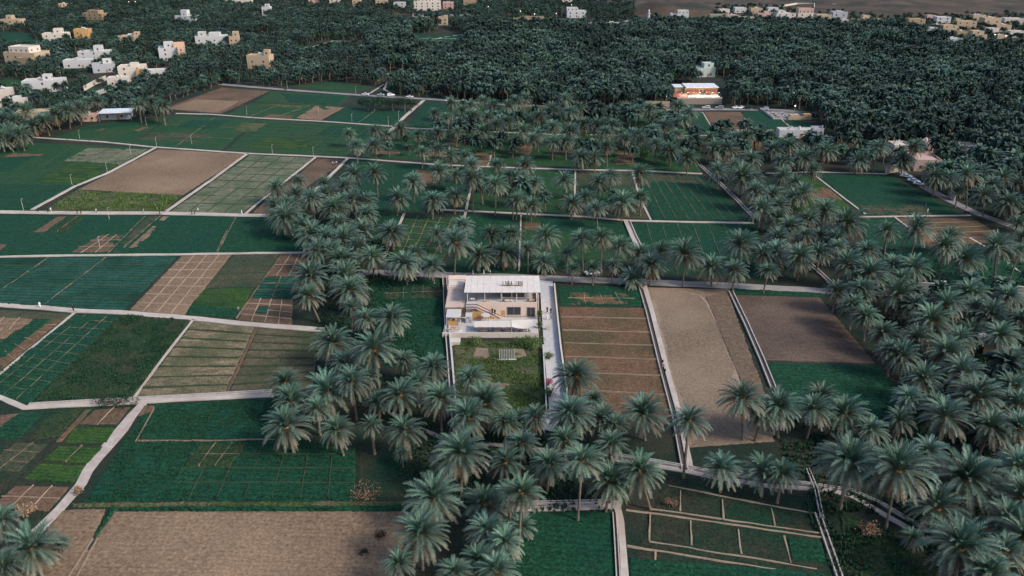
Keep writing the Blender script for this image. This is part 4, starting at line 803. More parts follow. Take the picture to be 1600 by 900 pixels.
# ------------------------------------------------------------------ cars
def make_car(kind):
    e = empty('parked_car')
    L, W, H = {'sedan': (4.6, 1.8, 1.45), 'suv': (4.8, 1.95, 1.85), 'van': (5.1, 1.95, 2.1)}[kind]
    if kind == 'sedan': prof = [(-.5, .30), (-.5, .58), (-.46, .66), (-.30, .68), (-.16, .97), (.10, 1.0), (.26, .72), (.45, .62), (.5, .5), (.5, .28)]
    elif kind == 'suv': prof = [(-.5, .28), (-.5, .62), (-.47, .95), (-.42, 1.0), (.06, 1.0), (.20, .66), (.46, .58), (.5, .46), (.5, .26)]
    else: prof = [(-.5, .25), (-.5, .6), (-.48, .97), (-.44, 1.0), (.22, 1.0), (.36, .62), (.48, .5), (.5, .4), (.5, .25)]
    mb = MB(); N_ = len(prof)
    def half(z): return W / 2 * (1.0 if z < .66 else 1.0 - .5 * (z - .66))
    for s_ in (-1, 1):
        for x, z in prof: mb.v.append((x * L, s_ * half(z), z * H))
    for i in range(N_): j = (i + 1) % N_; mb.f.append((i, j, N_ + j, N_ + i)); mb.m.append(mb.mi('carwhite'))
    mb.f.append(tuple(range(N_ - 1, -1, -1))); mb.f.append(tuple(range(N_, 2 * N_))); mb.m += [0, 0]
    mb.build('body', e)
    zt, zb = .93 * H, .68 * H
    xa, xb = {'sedan': (-.27, .22), 'suv': (-.45, .15), 'van': (-.45, .32)}[kind]
    for s_ in (-1, 1):
        yb, yt = s_ * (half(.68) + .012), s_ * (half(.93) + .012)
        q = [(xa * L, yb, zb), (xb * L, yb, zb), ((xb - .1) * L, yt, zt), ((xa + .07) * L, yt, zt)]
        MB().face(q if s_ < 0 else q[::-1], 'glass').build('side_window', e)
    i0 = {'sedan': 5, 'suv': 4, 'van': 4}[kind]; a, b = prof[i0], prof[i0 + 1]
    def wind(a, b, nm):
        p0 = (a[0] + (b[0] - a[0]) * .1, a[1] + (b[1] - a[1]) * .1); p1 = (a[0] + (b[0] - a[0]) * .92, a[1] + (b[1] - a[1]) * .92); o = .02
        MB().face([(p0[0] * L + o, -half(p0[1]) * .9, p0[1] * H + o), (p1[0] * L + o, -half(p1[1]) * .9, p1[1] * H + o), (p1[0] * L + o, half(p1[1]) * .9, p1[1] * H + o), (p0[0] * L + o, half(p0[1]) * .9, p0[1] * H + o)], 'glass').build(nm, e)
    wind(a, b, 'windscreen')
    a, b = ((prof[4], prof[3]) if kind == 'sedan' else (prof[2], prof[1]))
    p0, p1 = a, b; o = -.02
    MB().face([(p0[0] * L + o, half(p0[1]) * .85, p0[1] * H + .02), (p1[0] * L + o, half(p1[1]) * .85, p1[1] * H + .04), (p1[0] * L + o, -half(p1[1]) * .85, p1[1] * H + .04), (p0[0] * L + o, -half(p0[1]) * .85, p0[1] * H + .02)], 'glass').build('rear_window', e)
    for sx in (-.3, .31):
        for s_ in (-1, 1):
            w = MB().beam((sx * L, s_ * (W / 2 - .2), .33), (sx * L, s_ * (W / 2 + .01), .33), .33, 'tyre', 12).build('wheel', e)
            MB().beam((sx * L, s_ * (W / 2 + .011), .33), (sx * L, s_ * (W / 2 + .03), .33), .2, 'rim', 8).build('rim', w)
    for s_ in (-1, 1):
        BOX('headlight', e, .5 * L - .02, .5 * L + .015, s_ * .62 - .2, s_ * .62 + .2, .46 * H - .08, .46 * H + .06, 'post')
        BOX('tail_light', e, -.5 * L - .015, -.5 * L + .02, s_ * .68 - .12, s_ * .68 + .12, .5 * H - .05, .5 * H + .14, 'red')
    return e
def copy_tree(o, parent=None):
    c = o.copy(); COL.objects.link(c); c.parent = parent
    for ch in list(o.children): copy_tree(ch, c)
    return c
used = {}
def car(x, y, kind, rot, paintm, label, z=.28):
    if kind not in used: e = used[kind] = make_car(kind)
    else: e = copy_tree(used[kind])
    e.location = G(x, y, z); e.rotation_euler = (0, 0, R(rot)); tag(e, label, 'car', 'parked cars')
    for c in e.children:
        if c.name.startswith('body'): c.material_slots[0].link = 'OBJECT'; c.material_slots[0].material = M[paintm]
for a in [(925,428.5,'sedan',18,'carwhite','white sedan parked on the lane above the rusty field',.1),(611,150,'suv',20,'carwhite','white car parked behind the reed thicket'),(640,152.5,'sedan',176,'carwhite','white sedan on the road just right of the reed thicket'),(702,158.5,'van',172,'carwhite','white van driving along the upper road'),(747,163.5,'sedan',175,'carsilver','silver car half hidden by palms right of the white van'),(571,148.5,'sedan',170,'carwhite','white car at the left end of the reed thicket'),(595,149.5,'sedan',172,'carsilver','pale car hidden behind the middle of the reed thicket'),
 (1103,170,'suv',178,'carsilver','silver jeep below the restaurant, nearer its entrance wall'),(1124,170,'suv',176,'cargrey','grey jeep below the right end of the restaurant terrace'),(1150,169.5,'sedan',200,'carwhite','white sedan on the road, left one of a close pair'),(1158,169.5,'sedan',200,'carwhite','white sedan on the road, right one of a close pair'),(1167,170,'sedan',150,'cardark','black car right of the pair of white sedans'),(1194,172,'suv',178,'carsilver','long silver car beside the cafe yard entrance'),(1185,170.5,'sedan',178,'cardark','dark car just left of the long silver car'),
 (1416,277,'sedan',-38,'carwhite','topmost white car of three on the side road'),(1427,284,'sedan',-38,'carwhite','middle white car of three on the side road'),(1436,289,'sedan',-38,'carwhite','lowest white car of three on the side road')]: car(*a)
def motorbike(x, y, rot, label):
    e = empty('motorbike', G(x, y, .28), R(rot)); tag(e, label, 'motorbike')
    for s_ in (-.65, .65): MB().beam((s_, -.06, .3), (s_, .06, .3), .3, 'tyre', 12).build('wheel', e)
    MB().box(-.5, .4, -.13, .13, .45, .75, 'cardark').build('body', e); MB().box(-.75, .05, -.15, .15, .75, .87, 'tyre').build('seat', e); MB().beam((.65, 0, .3), (.4, 0, 1.0), .05, 'metal', 5).build('fork', e); MB().beam((.42, -.35, 1.02), (.42, .35, 1.02), .04, 'metal', 5).build('handlebar', e)
motorbike(446, 141, 170, 'dark motorbike on the upper road'); motorbike(1510, 334, 160, 'motorbike parked at the corner by the side road')

# ------------------------------------------------------------------ people
def person_mesh(kind):
    J = {'pelvis': (0, 0, .95), 'waist': (0, 0, 1.1), 'chest': (0, .01, 1.35), 'neck': (0, 0, 1.48), 'chin': (0, -.02, 1.54), 'head': (0, -.01, 1.66), 'crown': (0, .01, 1.72),
         'shl': (-.19, 0, 1.41), 'ell': (-.26, .03, 1.14), 'wrl': (-.25, -.08, .90), 'hal': (-.24, -.11, .80), 'shr': (.19, 0, 1.41), 'elr': (.26, .05, 1.14), 'wrr': (.27, -.03, .90), 'har': (.27, -.05, .80)}
    rad = {'pelvis': .17, 'waist': .14, 'chest': .17, 'neck': .055, 'chin': .075, 'head': .105, 'crown': .08, 'shl': .075, 'ell': .05, 'wrl': .035, 'hal': .04, 'shr': .075, 'elr': .05, 'wrr': .035, 'har': .04}
    E = [('pelvis', 'waist'), ('waist', 'chest'), ('chest', 'neck'), ('neck', 'chin'), ('chin', 'head'), ('head', 'crown'), ('chest', 'shl'), ('shl', 'ell'), ('ell', 'wrl'), ('wrl', 'hal'), ('chest', 'shr'), ('shr', 'elr'), ('elr', 'wrr'), ('wrr', 'har')]
    if kind == 'walk':
        for s_, n_, k_ in ((-1, 'l', 1), (1, 'r', -1)):
            J['hip' + n_] = (s_ * .09, 0, .86); J['kn' + n_] = (s_ * .10, -.10 * k_ - .04, .48); J['an' + n_] = (s_ * .10, -.18 * k_ + .02, .09); J['to' + n_] = (s_ * .11, -.18 * k_ - .13, .04)
            rad.update({'hip' + n_: .10, 'kn' + n_: .065, 'an' + n_: .045, 'to' + n_: .04}); E += [('pelvis', 'hip' + n_), ('hip' + n_, 'kn' + n_), ('kn' + n_, 'an' + n_), ('an' + n_, 'to' + n_)]
    elif kind == 'robe':
        J.update(knee=(0, -.02, .5), hem=(0, -.02, .06)); rad.update(knee=.19, hem=.22); E += [('pelvis', 'knee'), ('knee', 'hem')]
    else:
        J = {k: (a, b, c - .45) for k, (a, b, c) in J.items()}; J['wrl'] = (-.18, -.32, .68); J['hal'] = (-.15, -.4, .70); J['wrr'] = (.18, -.32, .68); J['har'] = (.15, -.4, .70)
        for s_, n_ in ((-1, 'l'), (1, 'r')):
            J['kn' + n_] = (s_ * .11, -.45, .48); J['an' + n_] = (s_ * .11, -.46, .09); J['to' + n_] = (s_ * .11, -.6, .04); rad.update({'kn' + n_: .075, 'an' + n_: .05, 'to' + n_: .04}); E += [('pelvis', 'kn' + n_), ('kn' + n_, 'an' + n_), ('an' + n_, 'to' + n_)]
    names = list(J); me = bpy.data.meshes.new('p'); me.from_pydata([J[n] for n in names], [(names.index(a), names.index(b)) for a, b in E], [])
    o = bpy.data.objects.new('p', me); COL.objects.link(o)
    o.modifiers.new('s', 'SKIN'); sv = me.skin_vertices[0].data
    for i, n in enumerate(names): sv[i].radius = (rad[n], rad[n] * (.8 if n in ('chest', 'waist', 'pelvis') else 1)); sv[i].use_root = n == 'pelvis'
    sb = o.modifiers.new('u', 'SUBSURF'); sb.levels = 1; sb.render_levels = 1
    dg = bpy.context.evaluated_depsgraph_get(); out = bpy.data.meshes.new_from_object(o.evaluated_get(dg)); bpy.data.objects.remove(o)
    zoff = -.45 if kind == 'sit' else 0
    for k_ in range(4): out.materials.append(M['cwhite'])
    for pl_ in out.polygons:
        c = pl_.center; z = c.z - zoff; pl_.use_smooth = True
        if z > 1.60 and (c.y > -.05 or z > 1.70): mi_ = 2
        elif z > 1.49: mi_ = 1
        elif abs(c.x) > .12 and (z < .87 and z > .70) and kind != 'sit': mi_ = 1
        elif kind != 'robe' and (z < .93): mi_ = 3
        else: mi_ = 0
        pl_.material_index = mi_
    return out
PM = {k: person_mesh(k) for k in ('walk', 'robe', 'sit')}
def person(p, kind, top, head, low, rot, label, group='people on the paths'):
    o = link('person', PM[kind]); o.location = p; o.rotation_euler = (0, 0, R(rot)); tag(o, label, 'person', group)
    for i, m in enumerate((top, 'skin', head, low)): o.material_slots[i].link = 'OBJECT'; o.material_slots[i].material = M[m]
def pp(x, y, kind, top, head, low, rot, label, z=.32, **k): person(G(x, y, z), kind, top, head, low, rot, label, **k)
B_, W_ = 'cblack', 'cwhite'
for a in [(60,330.5,'robe',B_,B_,B_,80,'person in black robe, leftmost on the long path'),(75,331.5,'robe',B_,B_,B_,80,'person in black robe beside a small white clad one on the long path'),(80,330.5,'walk',W_,'hair',W_,80,'small person in white next to a black robe on the long path'),(121,333.5,'robe',B_,B_,B_,-90,'person in black robe, left of a walking pair below the tan field'),(127,334,'robe',B_,B_,B_,-90,'person in black robe, right of a walking pair below the tan field'),(151,332.5,'walk',W_,B_,B_,90,'person in white top and black trousers on the long path'),(225,332.5,'walk','cyel','hair','cgrey',90,'person in yellow top on the long path'),(250,335,'robe',B_,B_,B_,90,'lone person in black robe by the foot of the slanting path'),(300,335,'robe',B_,B_,B_,90,'person in black robe, left of the pair below the pale gridded plot'),(304.5,335,'robe',B_,B_,B_,90,'person in black robe, right of the pair below the pale gridded plot'),(310,331.5,'walk',W_,'cwhite','cgrey',90,'person in white bending at the edge of the pale gridded plot'),(378,334.5,'robe',W_,W_,W_,90,'person in white robe near the right end of the long path'),
 (63,480,'robe',W_,W_,W_,60,'person in white robe on the middle path left of the weeds'),(115,485.5,'robe',B_,B_,B_,60,'person in black robe on the middle path above the plots'),(373,487,'walk','cgrey','hair','cblue',30,'person standing at the edge of the bright green plots'),
 (520,258,'walk',W_,'hair',B_,0,'person in white in the huddle beside the narrow brown field, left'),(523,258.5,'walk','cgrey','hair',B_,0,'person in grey in the huddle beside the narrow brown field, middle'),(526,257,'walk',W_,'hair','cblue',0,'person in white in the huddle beside the narrow brown field, right'),(517,268,'walk',B_,'hair','cgrey',0,'person in black below the huddle by the narrow brown field'),
 (855,488,'robe',B_,B_,B_,180,'person in black robe walking up the paved lane, left of a pair'),(860.5,490,'robe',B_,B_,B_,180,'person in black robe walking up the paved lane, right of a pair'),(855,499,'robe',W_,W_,W_,180,'person in white robe on the paved lane behind the black pair'),(861,499,'walk','cgrey','hair','cblue',180,'person in grey on the paved lane beside the white robe'),
 (1035,571,'walk',B_,'hair','cgrey',10,'upper person of the three by the channel of the tan field'),(1036.5,578,'walk','cpink','hair',B_,10,'person in pink, middle of the three by the channel'),(1038.5,585,'walk',B_,'hair',B_,10,'lowest person of the three by the channel of the tan field'),
 (739,429,'robe',W_,W_,W_,90,'person in white on the lane behind the roof, leftmost'),(756,428.5,'robe',W_,W_,W_,90,'person in white on the lane behind the roof, second from the left'),(766,429,'walk',W_,'hair','cgrey',90,'person in white top on the lane behind the roof, third from the left'),(900,431,'walk',W_,'hair','cgrey',60,'person standing in front of the parked white sedan'),
 (1446,323,'walk','cblue','hair','cgrey',40,'person in blue among the small plots by the side road'),(1449,332,'walk',W_,'hair',W_,40,'person in white among the small plots by the side road')]: pp(*a)
person((-4.7, 202.3, 1.9), 'robe', B_, B_, B_, 200, 'person in black on the outside stair, lower one', 'people at the terrace house'); person((-5.4, 202.3, 2.25), 'robe', B_, B_, B_, 200, 'person in black on the outside stair, upper one', 'people at the terrace house')
tn = ['the front table nearest the kiosk', 'the second front table from the kiosk', 'the third front table from the kiosk', 'the front table under the shade sail']
cols = [('cpink', 'cblue'), (B_, B_), ('cblue', B_), (B_, B_)]
def stool(x, y, z, label): s_ = empty('stool', (x, y, z)); tag(s_, label, 'stool', 'cafe stools'); MB().beam((0, 0, .42), (0, 0, .47), .2, 'timber', 8).build('seat', s_); MB().beam((0, 0, 0), (0, 0, .42), .05, 'metal', 5).build('leg', s_)
for i, x in enumerate((-7.4, -3.9, -.9, 3.3)):
    for s_, w_ in ((-1, 'left'), (1, 'right')):
        person((x + s_ * 1.05, 193.9, .80), 'sit', cols[i][0 if s_ < 0 else 1], 'hair' if i % 2 else B_, B_, 90 if s_ > 0 else -90, f'seated person on the {w_} of {tn[i]}'.replace('on the left of', 'at the kiosk side of').replace('on the right of', 'at the lane side of'), 'people at the terrace house'); stool(x + s_ * 1.05, 193.9, .83, f'stool on the {"kiosk" if s_ < 0 else "lane"} side of {tn[i]}')
un = ['the upstairs table at the stair end', 'the upstairs middle table', 'the upstairs table by the dark windows', 'the upstairs table at the lane end']
for i, (x, y) in enumerate(((-11.0, 206.2), (-7.0, 205.0), (-1.2, 205.2), (5.6, 205.4))):
    if i == 1: continue
    for s_ in (-1, 1):
        person((x + s_ * 1.05, y, 4.22), 'sit', (W_ if (i + s_) % 3 == 0 else B_), 'hair', 'cgrey', 90 if s_ > 0 else -90, f'seated person on the {"stair" if s_ < 0 else "lane"} side of {un[i]}', 'people at the terrace house'); stool(x + s_ * 1.05, y, 4.25, f'stool on the {"stair" if s_ < 0 else "lane"} side of {un[i]}')
p0 = G(1237, 187)
for i in range(12): person((p0.x - 7.5 + (i % 4) * 4.4 + random.uniform(-1, 1), p0.y + 3.5 + (i // 4) * 4.5, .4), 'walk', [B_, W_, 'cblue', 'cgrey'][i % 4], 'hair', B_, random.uniform(0, 360), f'guest {"in black" if i % 4 == 0 else "in white" if i % 4 == 1 else "in blue" if i % 4 == 2 else "in grey"} in the lit cafe yard, {["front", "middle", "back"][i // 4]} row', 'guests in the cafe yard')
# ------------------------------------------------------------------ date palms
def frond(elev, droop, length, seed, nl=22, wide=.45, ml='leafm', rach='rachis', limp=0.0, lw=.068):
    """one feather leaf growing along +X from the origin; leaflets stand off the stalk in a V"""
    rr = random.Random(seed); mb = MB(); n = 9; pts = []; p = Vector((0, 0, 0)); a = elev
    for i in range(n + 1):
        pts.append(p.copy()); a -= droop / n * (.35 + 1.3 * i / n); p = p + Vector((math.cos(a), 0, math.sin(a))) * (length / n)
    tw = rr.uniform(-.25, .25)
    def at(t):
        f = t * n; i = min(n - 1, int(f)); q = pts[i].lerp(pts[i + 1], f - i); d = (pts[i + 1] - pts[i]).normalized(); return q + Vector((0, tw * t * t, 0)), d
    w0 = .05
    for i in range(n):
        q0, d0 = at(i / n); q1, d1 = at((i + 1) / n - 1e-4); r0, r1 = w0 * (1 - i / n) + .012, w0 * (1 - (i + 1) / n) + .012
        mb.face([q0 + Vector((0, -r0, 0)), q1 + Vector((0, -r1, 0)), q1 + Vector((0, r1, 0)), q0 + Vector((0, r0, 0))], rach)
    for s_ in (-1, 1):
        for k in range(nl):
            t = .14 + .86 * (k + rr.uniform(.1, .9)) / nl; q, d = at(t)
            up = Vector((0, 1, 0)).cross(d) * -1
            if up.z < 0 and abs(d.z) < .9: up = -up
            ll = wide * (math.sin(math.pi * min(1, .22 + .72 * t)) ** .6) * rr.uniform(.8, 1.2) * length / 3.6
            fw = .75 + .5 * t
            dirn = (d * fw + Vector((0, s_, 0)) * 1.0 + up * (.55 - limp) + Vector((0, 0, -limp * .9))).normalized()
            b0, b1 = q - d * lw, q + d * lw; tip = q + dirn * ll * 1.35; mid = q + dirn * ll * .65
            mb.face([b0, mid - d * lw * .55, tip, mid + d * lw * .75, b1], ml)
    return mb.mesh('frond')
CLS = [(R(82), R(42), 3.3, 'leafy'), (R(64), R(62), 3.8, 'leafy'), (R(44), R(72), 4.0, 'leafm'), (R(23), R(77), 4.1, 'leafm'), (R(0), R(63), 3.95, 'leafo'), (R(-26), R(45), 3.6, 'leafo')]
FR = [[frond(e_, d_, l_, 100 * i + k, ml=m_, limp=.06 * i) for k in range(3)] for i, (e_, d_, l_, m_) in enumerate(CLS)]
FRD = [frond(R(-46), R(36), 3.3, 900 + k, ml='dead', rach='dead', limp=.5, nl=10) for k in range(3)]
def crown_layout(rr, n=58, lean=0.0):
    L_ = []; a = rr.uniform(0, 6.28)
    k0 = rr.uniform(.9, 1.4); cnt = [max(4, int(c * k0 * rr.uniform(.85, 1.15))) for c in (9, 14, 18, 19, 15, 8)]
    for c, m_ in enumerate(cnt):
        for i in range(m_): a += 2.39996 + rr.uniform(-.2, .2); L_.append((c, rr.randrange(3), a, rr.uniform(-.12, .12), rr.uniform(.86, 1.08)))
    return L_
def dead_layout(rr, m_): return [(rr.randrange(3), rr.uniform(0, 6.28), rr.uniform(-.2, .15), rr.uniform(.7, 1.0)) for _ in range(m_)]
def join_crown(layout, dead, low=1.0):
    V, F, MI = [], [], []; mats = []
    def add(me, mtx):
        o = len(V); V.extend((mtx @ v.co)[:] for v in me.vertices)
        idx = []
        for m_ in me.materials:
            if m_ not in mats: mats.append(m_)
            idx.append(mats.index(m_))
        for pl_ in me.polygons: F.append(tuple(o + v for v in pl_.vertices)); MI.append(idx[pl_.material_index])
    for c, k, a, t_, s_ in layout: add(FR[c][k], Matrix.Rotation(a, 4, 'Z') @ Matrix.Rotation(t_, 4, 'Y') @ Matrix.Scale(s_, 4))
    for k, a, t_, s_ in dead: add(FRD[k], Matrix.Translation((0, 0, -.25)) @ Matrix.Rotation(a, 4, 'Z') @ Matrix.Rotation(t_, 4, 'Y') @ Matrix.Scale(s_, 4))
    me = bpy.data.meshes.new('crown'); me.from_pydata(V, [], F)
    for m_ in mats: me.materials.append(m_)
    me.polygons.foreach_set('material_index', MI); me.update(); return me
LAY = [crown_layout(random.Random(40 + i)) for i in range(8)]
CROWNS = [join_crown(l, []) for l in LAY]
DEADS = []
for i in range(4):
    rr = random.Random(70 + i); DEADS.append(join_crown([], dead_layout(rr, 12 + 8 * i)))
def trunk_mesh(seed):
    rr = random.Random(seed); mb = MB(); n, m_ = 9, 15
    for j in range(m_ + 1):
        t = j / m_; r = .26 * (1.35 - .35 * min(1, t * 8)) * (1 + .14 * (t > .85)) * (1.0 if j % 2 else .86)
        for k in range(n): a = 2 * math.pi * (k + .5 * (j % 2)) / n; rj = r * rr.uniform(.93, 1.07); mb.v.append((rj * math.cos(a), rj * math.sin(a), t))
    for j in range(m_):
        for k in range(n): mb.f.append((j * n + k, j * n + (k + 1) % n, (j + 1) * n + (k + 1) % n, (j + 1) * n + k)); mb.m.append(mb.mi('bark'))
    return mb.mesh('trunk')
TRUNKS = [trunk_mesh(i) for i in range(3)]
def heart_mesh(seed):
    rr = random.Random(seed); mb = MB()
    mb.beam((0, 0, -.55), (0, 0, .15), .30, 'bark', 8, .36).beam((0, 0, .15), (0, 0, .6), .36, 'fruit', 8, .08)
    for k in range(14):
        a = rr.uniform(0, 6.28); d = Vector((math.cos(a), math.sin(a), 0)); q = Vector((0, 0, .1)); e1 = q + d * .7 + Vector((0, 0, .25)); e2 = e1 + d * .35 + Vector((0, 0, -.55)); w = Vector((-d.y, d.x, 0)) * .05
        mb.face([q - w, e1 - w, e1 + w, q + w], 'fruit').face([e1 - w, e2 - w * .4, e2 + w * .4, e1 + w], 'fruit')
    return mb.mesh('crown_heart')
HEARTS = [heart_mesh(i) for i in range(3)]
PALMS = []   # base, top offset, radius scale, dead fronds, pixel of crown, pixel width
def add_palm(cx, cy, w, base=None, h=None):
    if base:
        B = G(*base); X, Z = ZAT(cx, cy, B.y); Z = min(max(Z, 1.2), 13.0); top = Vector((max(-2.5, min(2.5, X - B.x)), 0, Z))
    else:
        h = h if h is not None else 6.2 + random.uniform(-.8, 1.2)
        P = G(cx, cy, h); lx = random.uniform(-1, 1); B = Vector((P.x - lx, P.y - random.uniform(-.3, .3), 0)); top = Vector((lx, P.y - B.y, h))
    depth = (B.y * CP + (CAMH - top.z) * SP); r = w / 2 * depth / FPX
    PALMS.append([B, top, max(.5, min(1.95, r / 3.15)), (cx, cy), w])
TL = {}
TL[(400, 225)] = [(130,280,150),(265,240,110),(255,330,150),(430,260,150),(355,350,150),(190,470,220),(490,410,180),(620,200,160),(560,270,140),(745,190,150,765,335),(610,360,180),(690,370,150),(640,30,110),(740,10,120),(1050,75,100),(1140,70,110),(1235,90,110),(1310,90,120),(1150,180,150),(985,245,135,990,370),(890,350,150),(1110,360,150),(1245,330,150),(1255,205,120),(1350,225,150,1358,430),(1350,140,120),(1500,265,150,1495,445),(1515,155,110),(1590,220,110),(1590,370,100),(310,520,160),(355,590,220),(520,500,140),(560,610,200),(665,550,180),(845,560,190),(390,680,180),(545,730,200),(735,720,170),(925,760,210),(1100,770,160),(1140,570,150),(1290,520,150),(1250,620,210,1240,825),(1400,710,180,1397,815),(1470,570,160),(1555,690,190),(1590,570,120),(1000,690,130),(340,840,240),(565,840,210),(450,320,140),(530,370,140),(120,400,150),(200,390,150),(430,590,150),(470,670,150),(640,660,170),(690,450,140)]
TL[(800, 225)] = [(80,140,130),(140,250,130),(30,230,130),(330,235,150,325,345),(545,250,160),(615,210,130),(460,340,130),(380,380,150),(525,410,140),(690,375,165,683,490),(800,190,160,790,400),(800,340,120),(35,360,150),(125,390,130),(430,90,130),(520,90,120),(590,20,120,595,145),(700,20,110),(800,10,110),(900,20,110),(985,50,140),(1090,90,140),(1270,45,150),(1285,180,145),(1340,40,130),(1440,220,190),(1490,100,150),(1520,310,160),(1560,420,190),(1400,150,150),(1500,230,150),(215,590,175,205,735),(435,600,160,445,805),(560,590,160,555,805),(680,650,160,650,795),(100,660,140,100,805),(345,690,115,345,805),(200,750,150,200,810),(20,570,120),(800,690,160),(935,680,150),(870,760,190,860,885),(1080,700,220,1068,890),(1245,780,190,1245,892),(1430,640,225,1420,775),(1390,800,160),(1570,700,160),(375,855,100,375,880),(505,850,110,505,885),(625,835,110,625,872),(750,850,150,750,892),(1600,800,140),(250,20,110),(150,10,110),(340,20,110)]
TL[(1200, 225)] = [(30,40,130),(130,20,120),(220,100,150,225,185),(360,50,150,320,175),(560,115,130,545,185),(690,30,140,650,185),(840,110,150),(910,30,130,870,212),(90,220,150),(170,260,145),(220,320,155),(30,320,140),(60,400,150),(160,340,130),(355,430,170),(490,510,220),(250,480,140),(140,530,180),(60,470,140),(420,600,140),(330,580,140),(235,580,130),(50,690,190),(195,720,190),(320,690,160),(440,650,120),(500,770,210),(620,670,160),(740,550,150,725,722),(930,540,200,890,705),(1135,590,160),(1100,650,180,1060,885),(1235,730,200,1230,892),(1430,650,220,1410,892),(1560,680,140,1500,892),(640,820,250),(780,760,160),(910,790,190),(830,850,150),(1000,170,120),(1040,220,150),(1135,230,150),(1240,170,160,1240,405),(1330,190,150),(1350,330,165,1340,465),(1500,380,190,1490,495),(1470,220,140),(1560,260,140),(1590,120,130),(1420,110,130),(1560,500,130),(1190,310,100),(1400,260,140),(1590,600,140),(1560,400,150),(90,120,130),(280,170,120),(60,600,160)]
TL[(400, 450)] = [(330,60,205,400,215),(590,20,220),(605,130,150),(690,200,160),(850,200,205,845,340),(480,350,235),(740,400,285,770,625),(555,480,180),(930,460,155),(1110,500,195),(180,600,205),(450,660,275,475,835),(600,600,235,630,825),(225,720,235),(905,680,255,925,855),(760,720,180,780,855),(1155,700,255,1160,895),(1345,570,195),(1430,730,285),(1330,820,235),(190,880,290),(510,900,210),(720,870,150),(930,900,230),(1560,850,170),(700,560,160),(1010,600,170),(380,760,170)]
TL[(800, 450)] = [(400,560,255,360,745),(510,700,160),(370,800,275),(560,830,210),(820,800,285),(1110,810,255,1070,1190),(1440,700,275,1440,950),(1560,790,200),(30,840,180),(150,820,190),(640,860,170)]
TL[(1200, 450)] = [(430,30,160),(590,20,205),(810,60,260),(530,120,170),(610,190,180),(720,290,205),(910,120,190),(1110,120,215),(1020,220,260),(1260,40,205),(1300,130,190),(1390,180,205),(1500,60,180),(1570,210,190),(1270,290,190),(1120,410,260),(1200,340,200),(840,440,205),(1210,540,265),(960,580,225),(1300,700,315),(1040,740,210),(1110,820,290),(820,840,180),(1530,620,215),(1560,740,255),(290,770,235),(60,760,265),(480,800,275),(330,690,210),(760,400,180),(930,330,190),(1450,300,200),(1560,450,210),(640,890,200),(1390,880,240),(1560,880,250),(880,690,180)]
TL[(0, 675)] = [(200,740,330),(20,560,210),(20,850,220),(405,775,85,405,800)]
TL[(400, 675)] = [(1280,150,325,1285,385),(1110,430,345),(1030,650,325),(1430,460,265),(1560,200,215),(1440,620,245),(890,830,200),(1390,810,245),(1590,400,190),(1560,700,220),(1500,880,260),(1240,880,200),(920,200,60,920,225)]
TL[(800, 675)] = [(60,390,275,40,750),(440,170,260,410,555),(230,210,210,220,378),(800,260,265,865,485),(610,330,265),(1310,240,235,1300,380),(1560,260,235,1560,400),(60,600,170,40,650),(60,80,200),(330,60,200),(620,90,200)]
TL[(1200, 675)] = [(500,200,355,450,485),(810,250,395,735,605),(1240,310,405),(1060,490,340,1050,620),(1200,740,420),(1590,430,360),(1600,680,330),(90,270,220),(900,670,150,890,730),(1480,760,250),(1560,230,280),(1500,560,300),(1380,900,300),(1000,130,230)]
TL[(400, 0)] = [(590,850,85),(905,810,120),(740,860,110),(815,850,90),(1030,850,95),(1140,840,95),(1120,740,95),(1220,690,110),(1290,720,90),(1350,680,95),(1355,770,110),(1410,680,100),(1420,830,130),(1490,690,95),(1570,690,100),(1510,830,110),(1570,800,100),(1450,760,90),(1200,760,90),(1240,850,90)]
TL[(800, 0)] = [(10,690,110),(90,650,100),(170,740,130),(250,700,130),(320,650,100),(70,830,125),(430,720,110),(360,830,150),(380,760,110),(450,780,120),(540,800,130),(620,720,120),(700,690,120),(850,730,110),(770,730,105),(930,740,120),(1040,680,120),(1100,740,105),(960,800,120),(1060,790,110),(680,850,120),(790,860,120),(870,850,105),(1040,870,100),(1240,870,120),(1380,870,120),(1470,870,105),(170,880,110),(560,870,110),(250,820,110),(620,810,110)]
TL[(0, 0)] = [(430,700,135,440,805),(350,720,135,375,810),(500,690,125,510,780),(220,790,135,232,855),(560,690,95,570,745),(615,670,95,625,735),(60,840,200),(30,750,145),(130,850,130),(100,770,130),(280,760,120),(20,880,200),(160,700,120),(870,700,110),(960,690,110),(1020,700,110)]
for (ox, oy), L_ in TL.items():
    for t_ in L_:
        add_palm(ox + t_[0] / 4, oy + t_[1] / 4, t_[2] / 4, (ox + t_[3] / 4, oy + t_[4] / 4) if len(t_) > 3 else None)
print('PALMS placed by hand', len(PALMS))

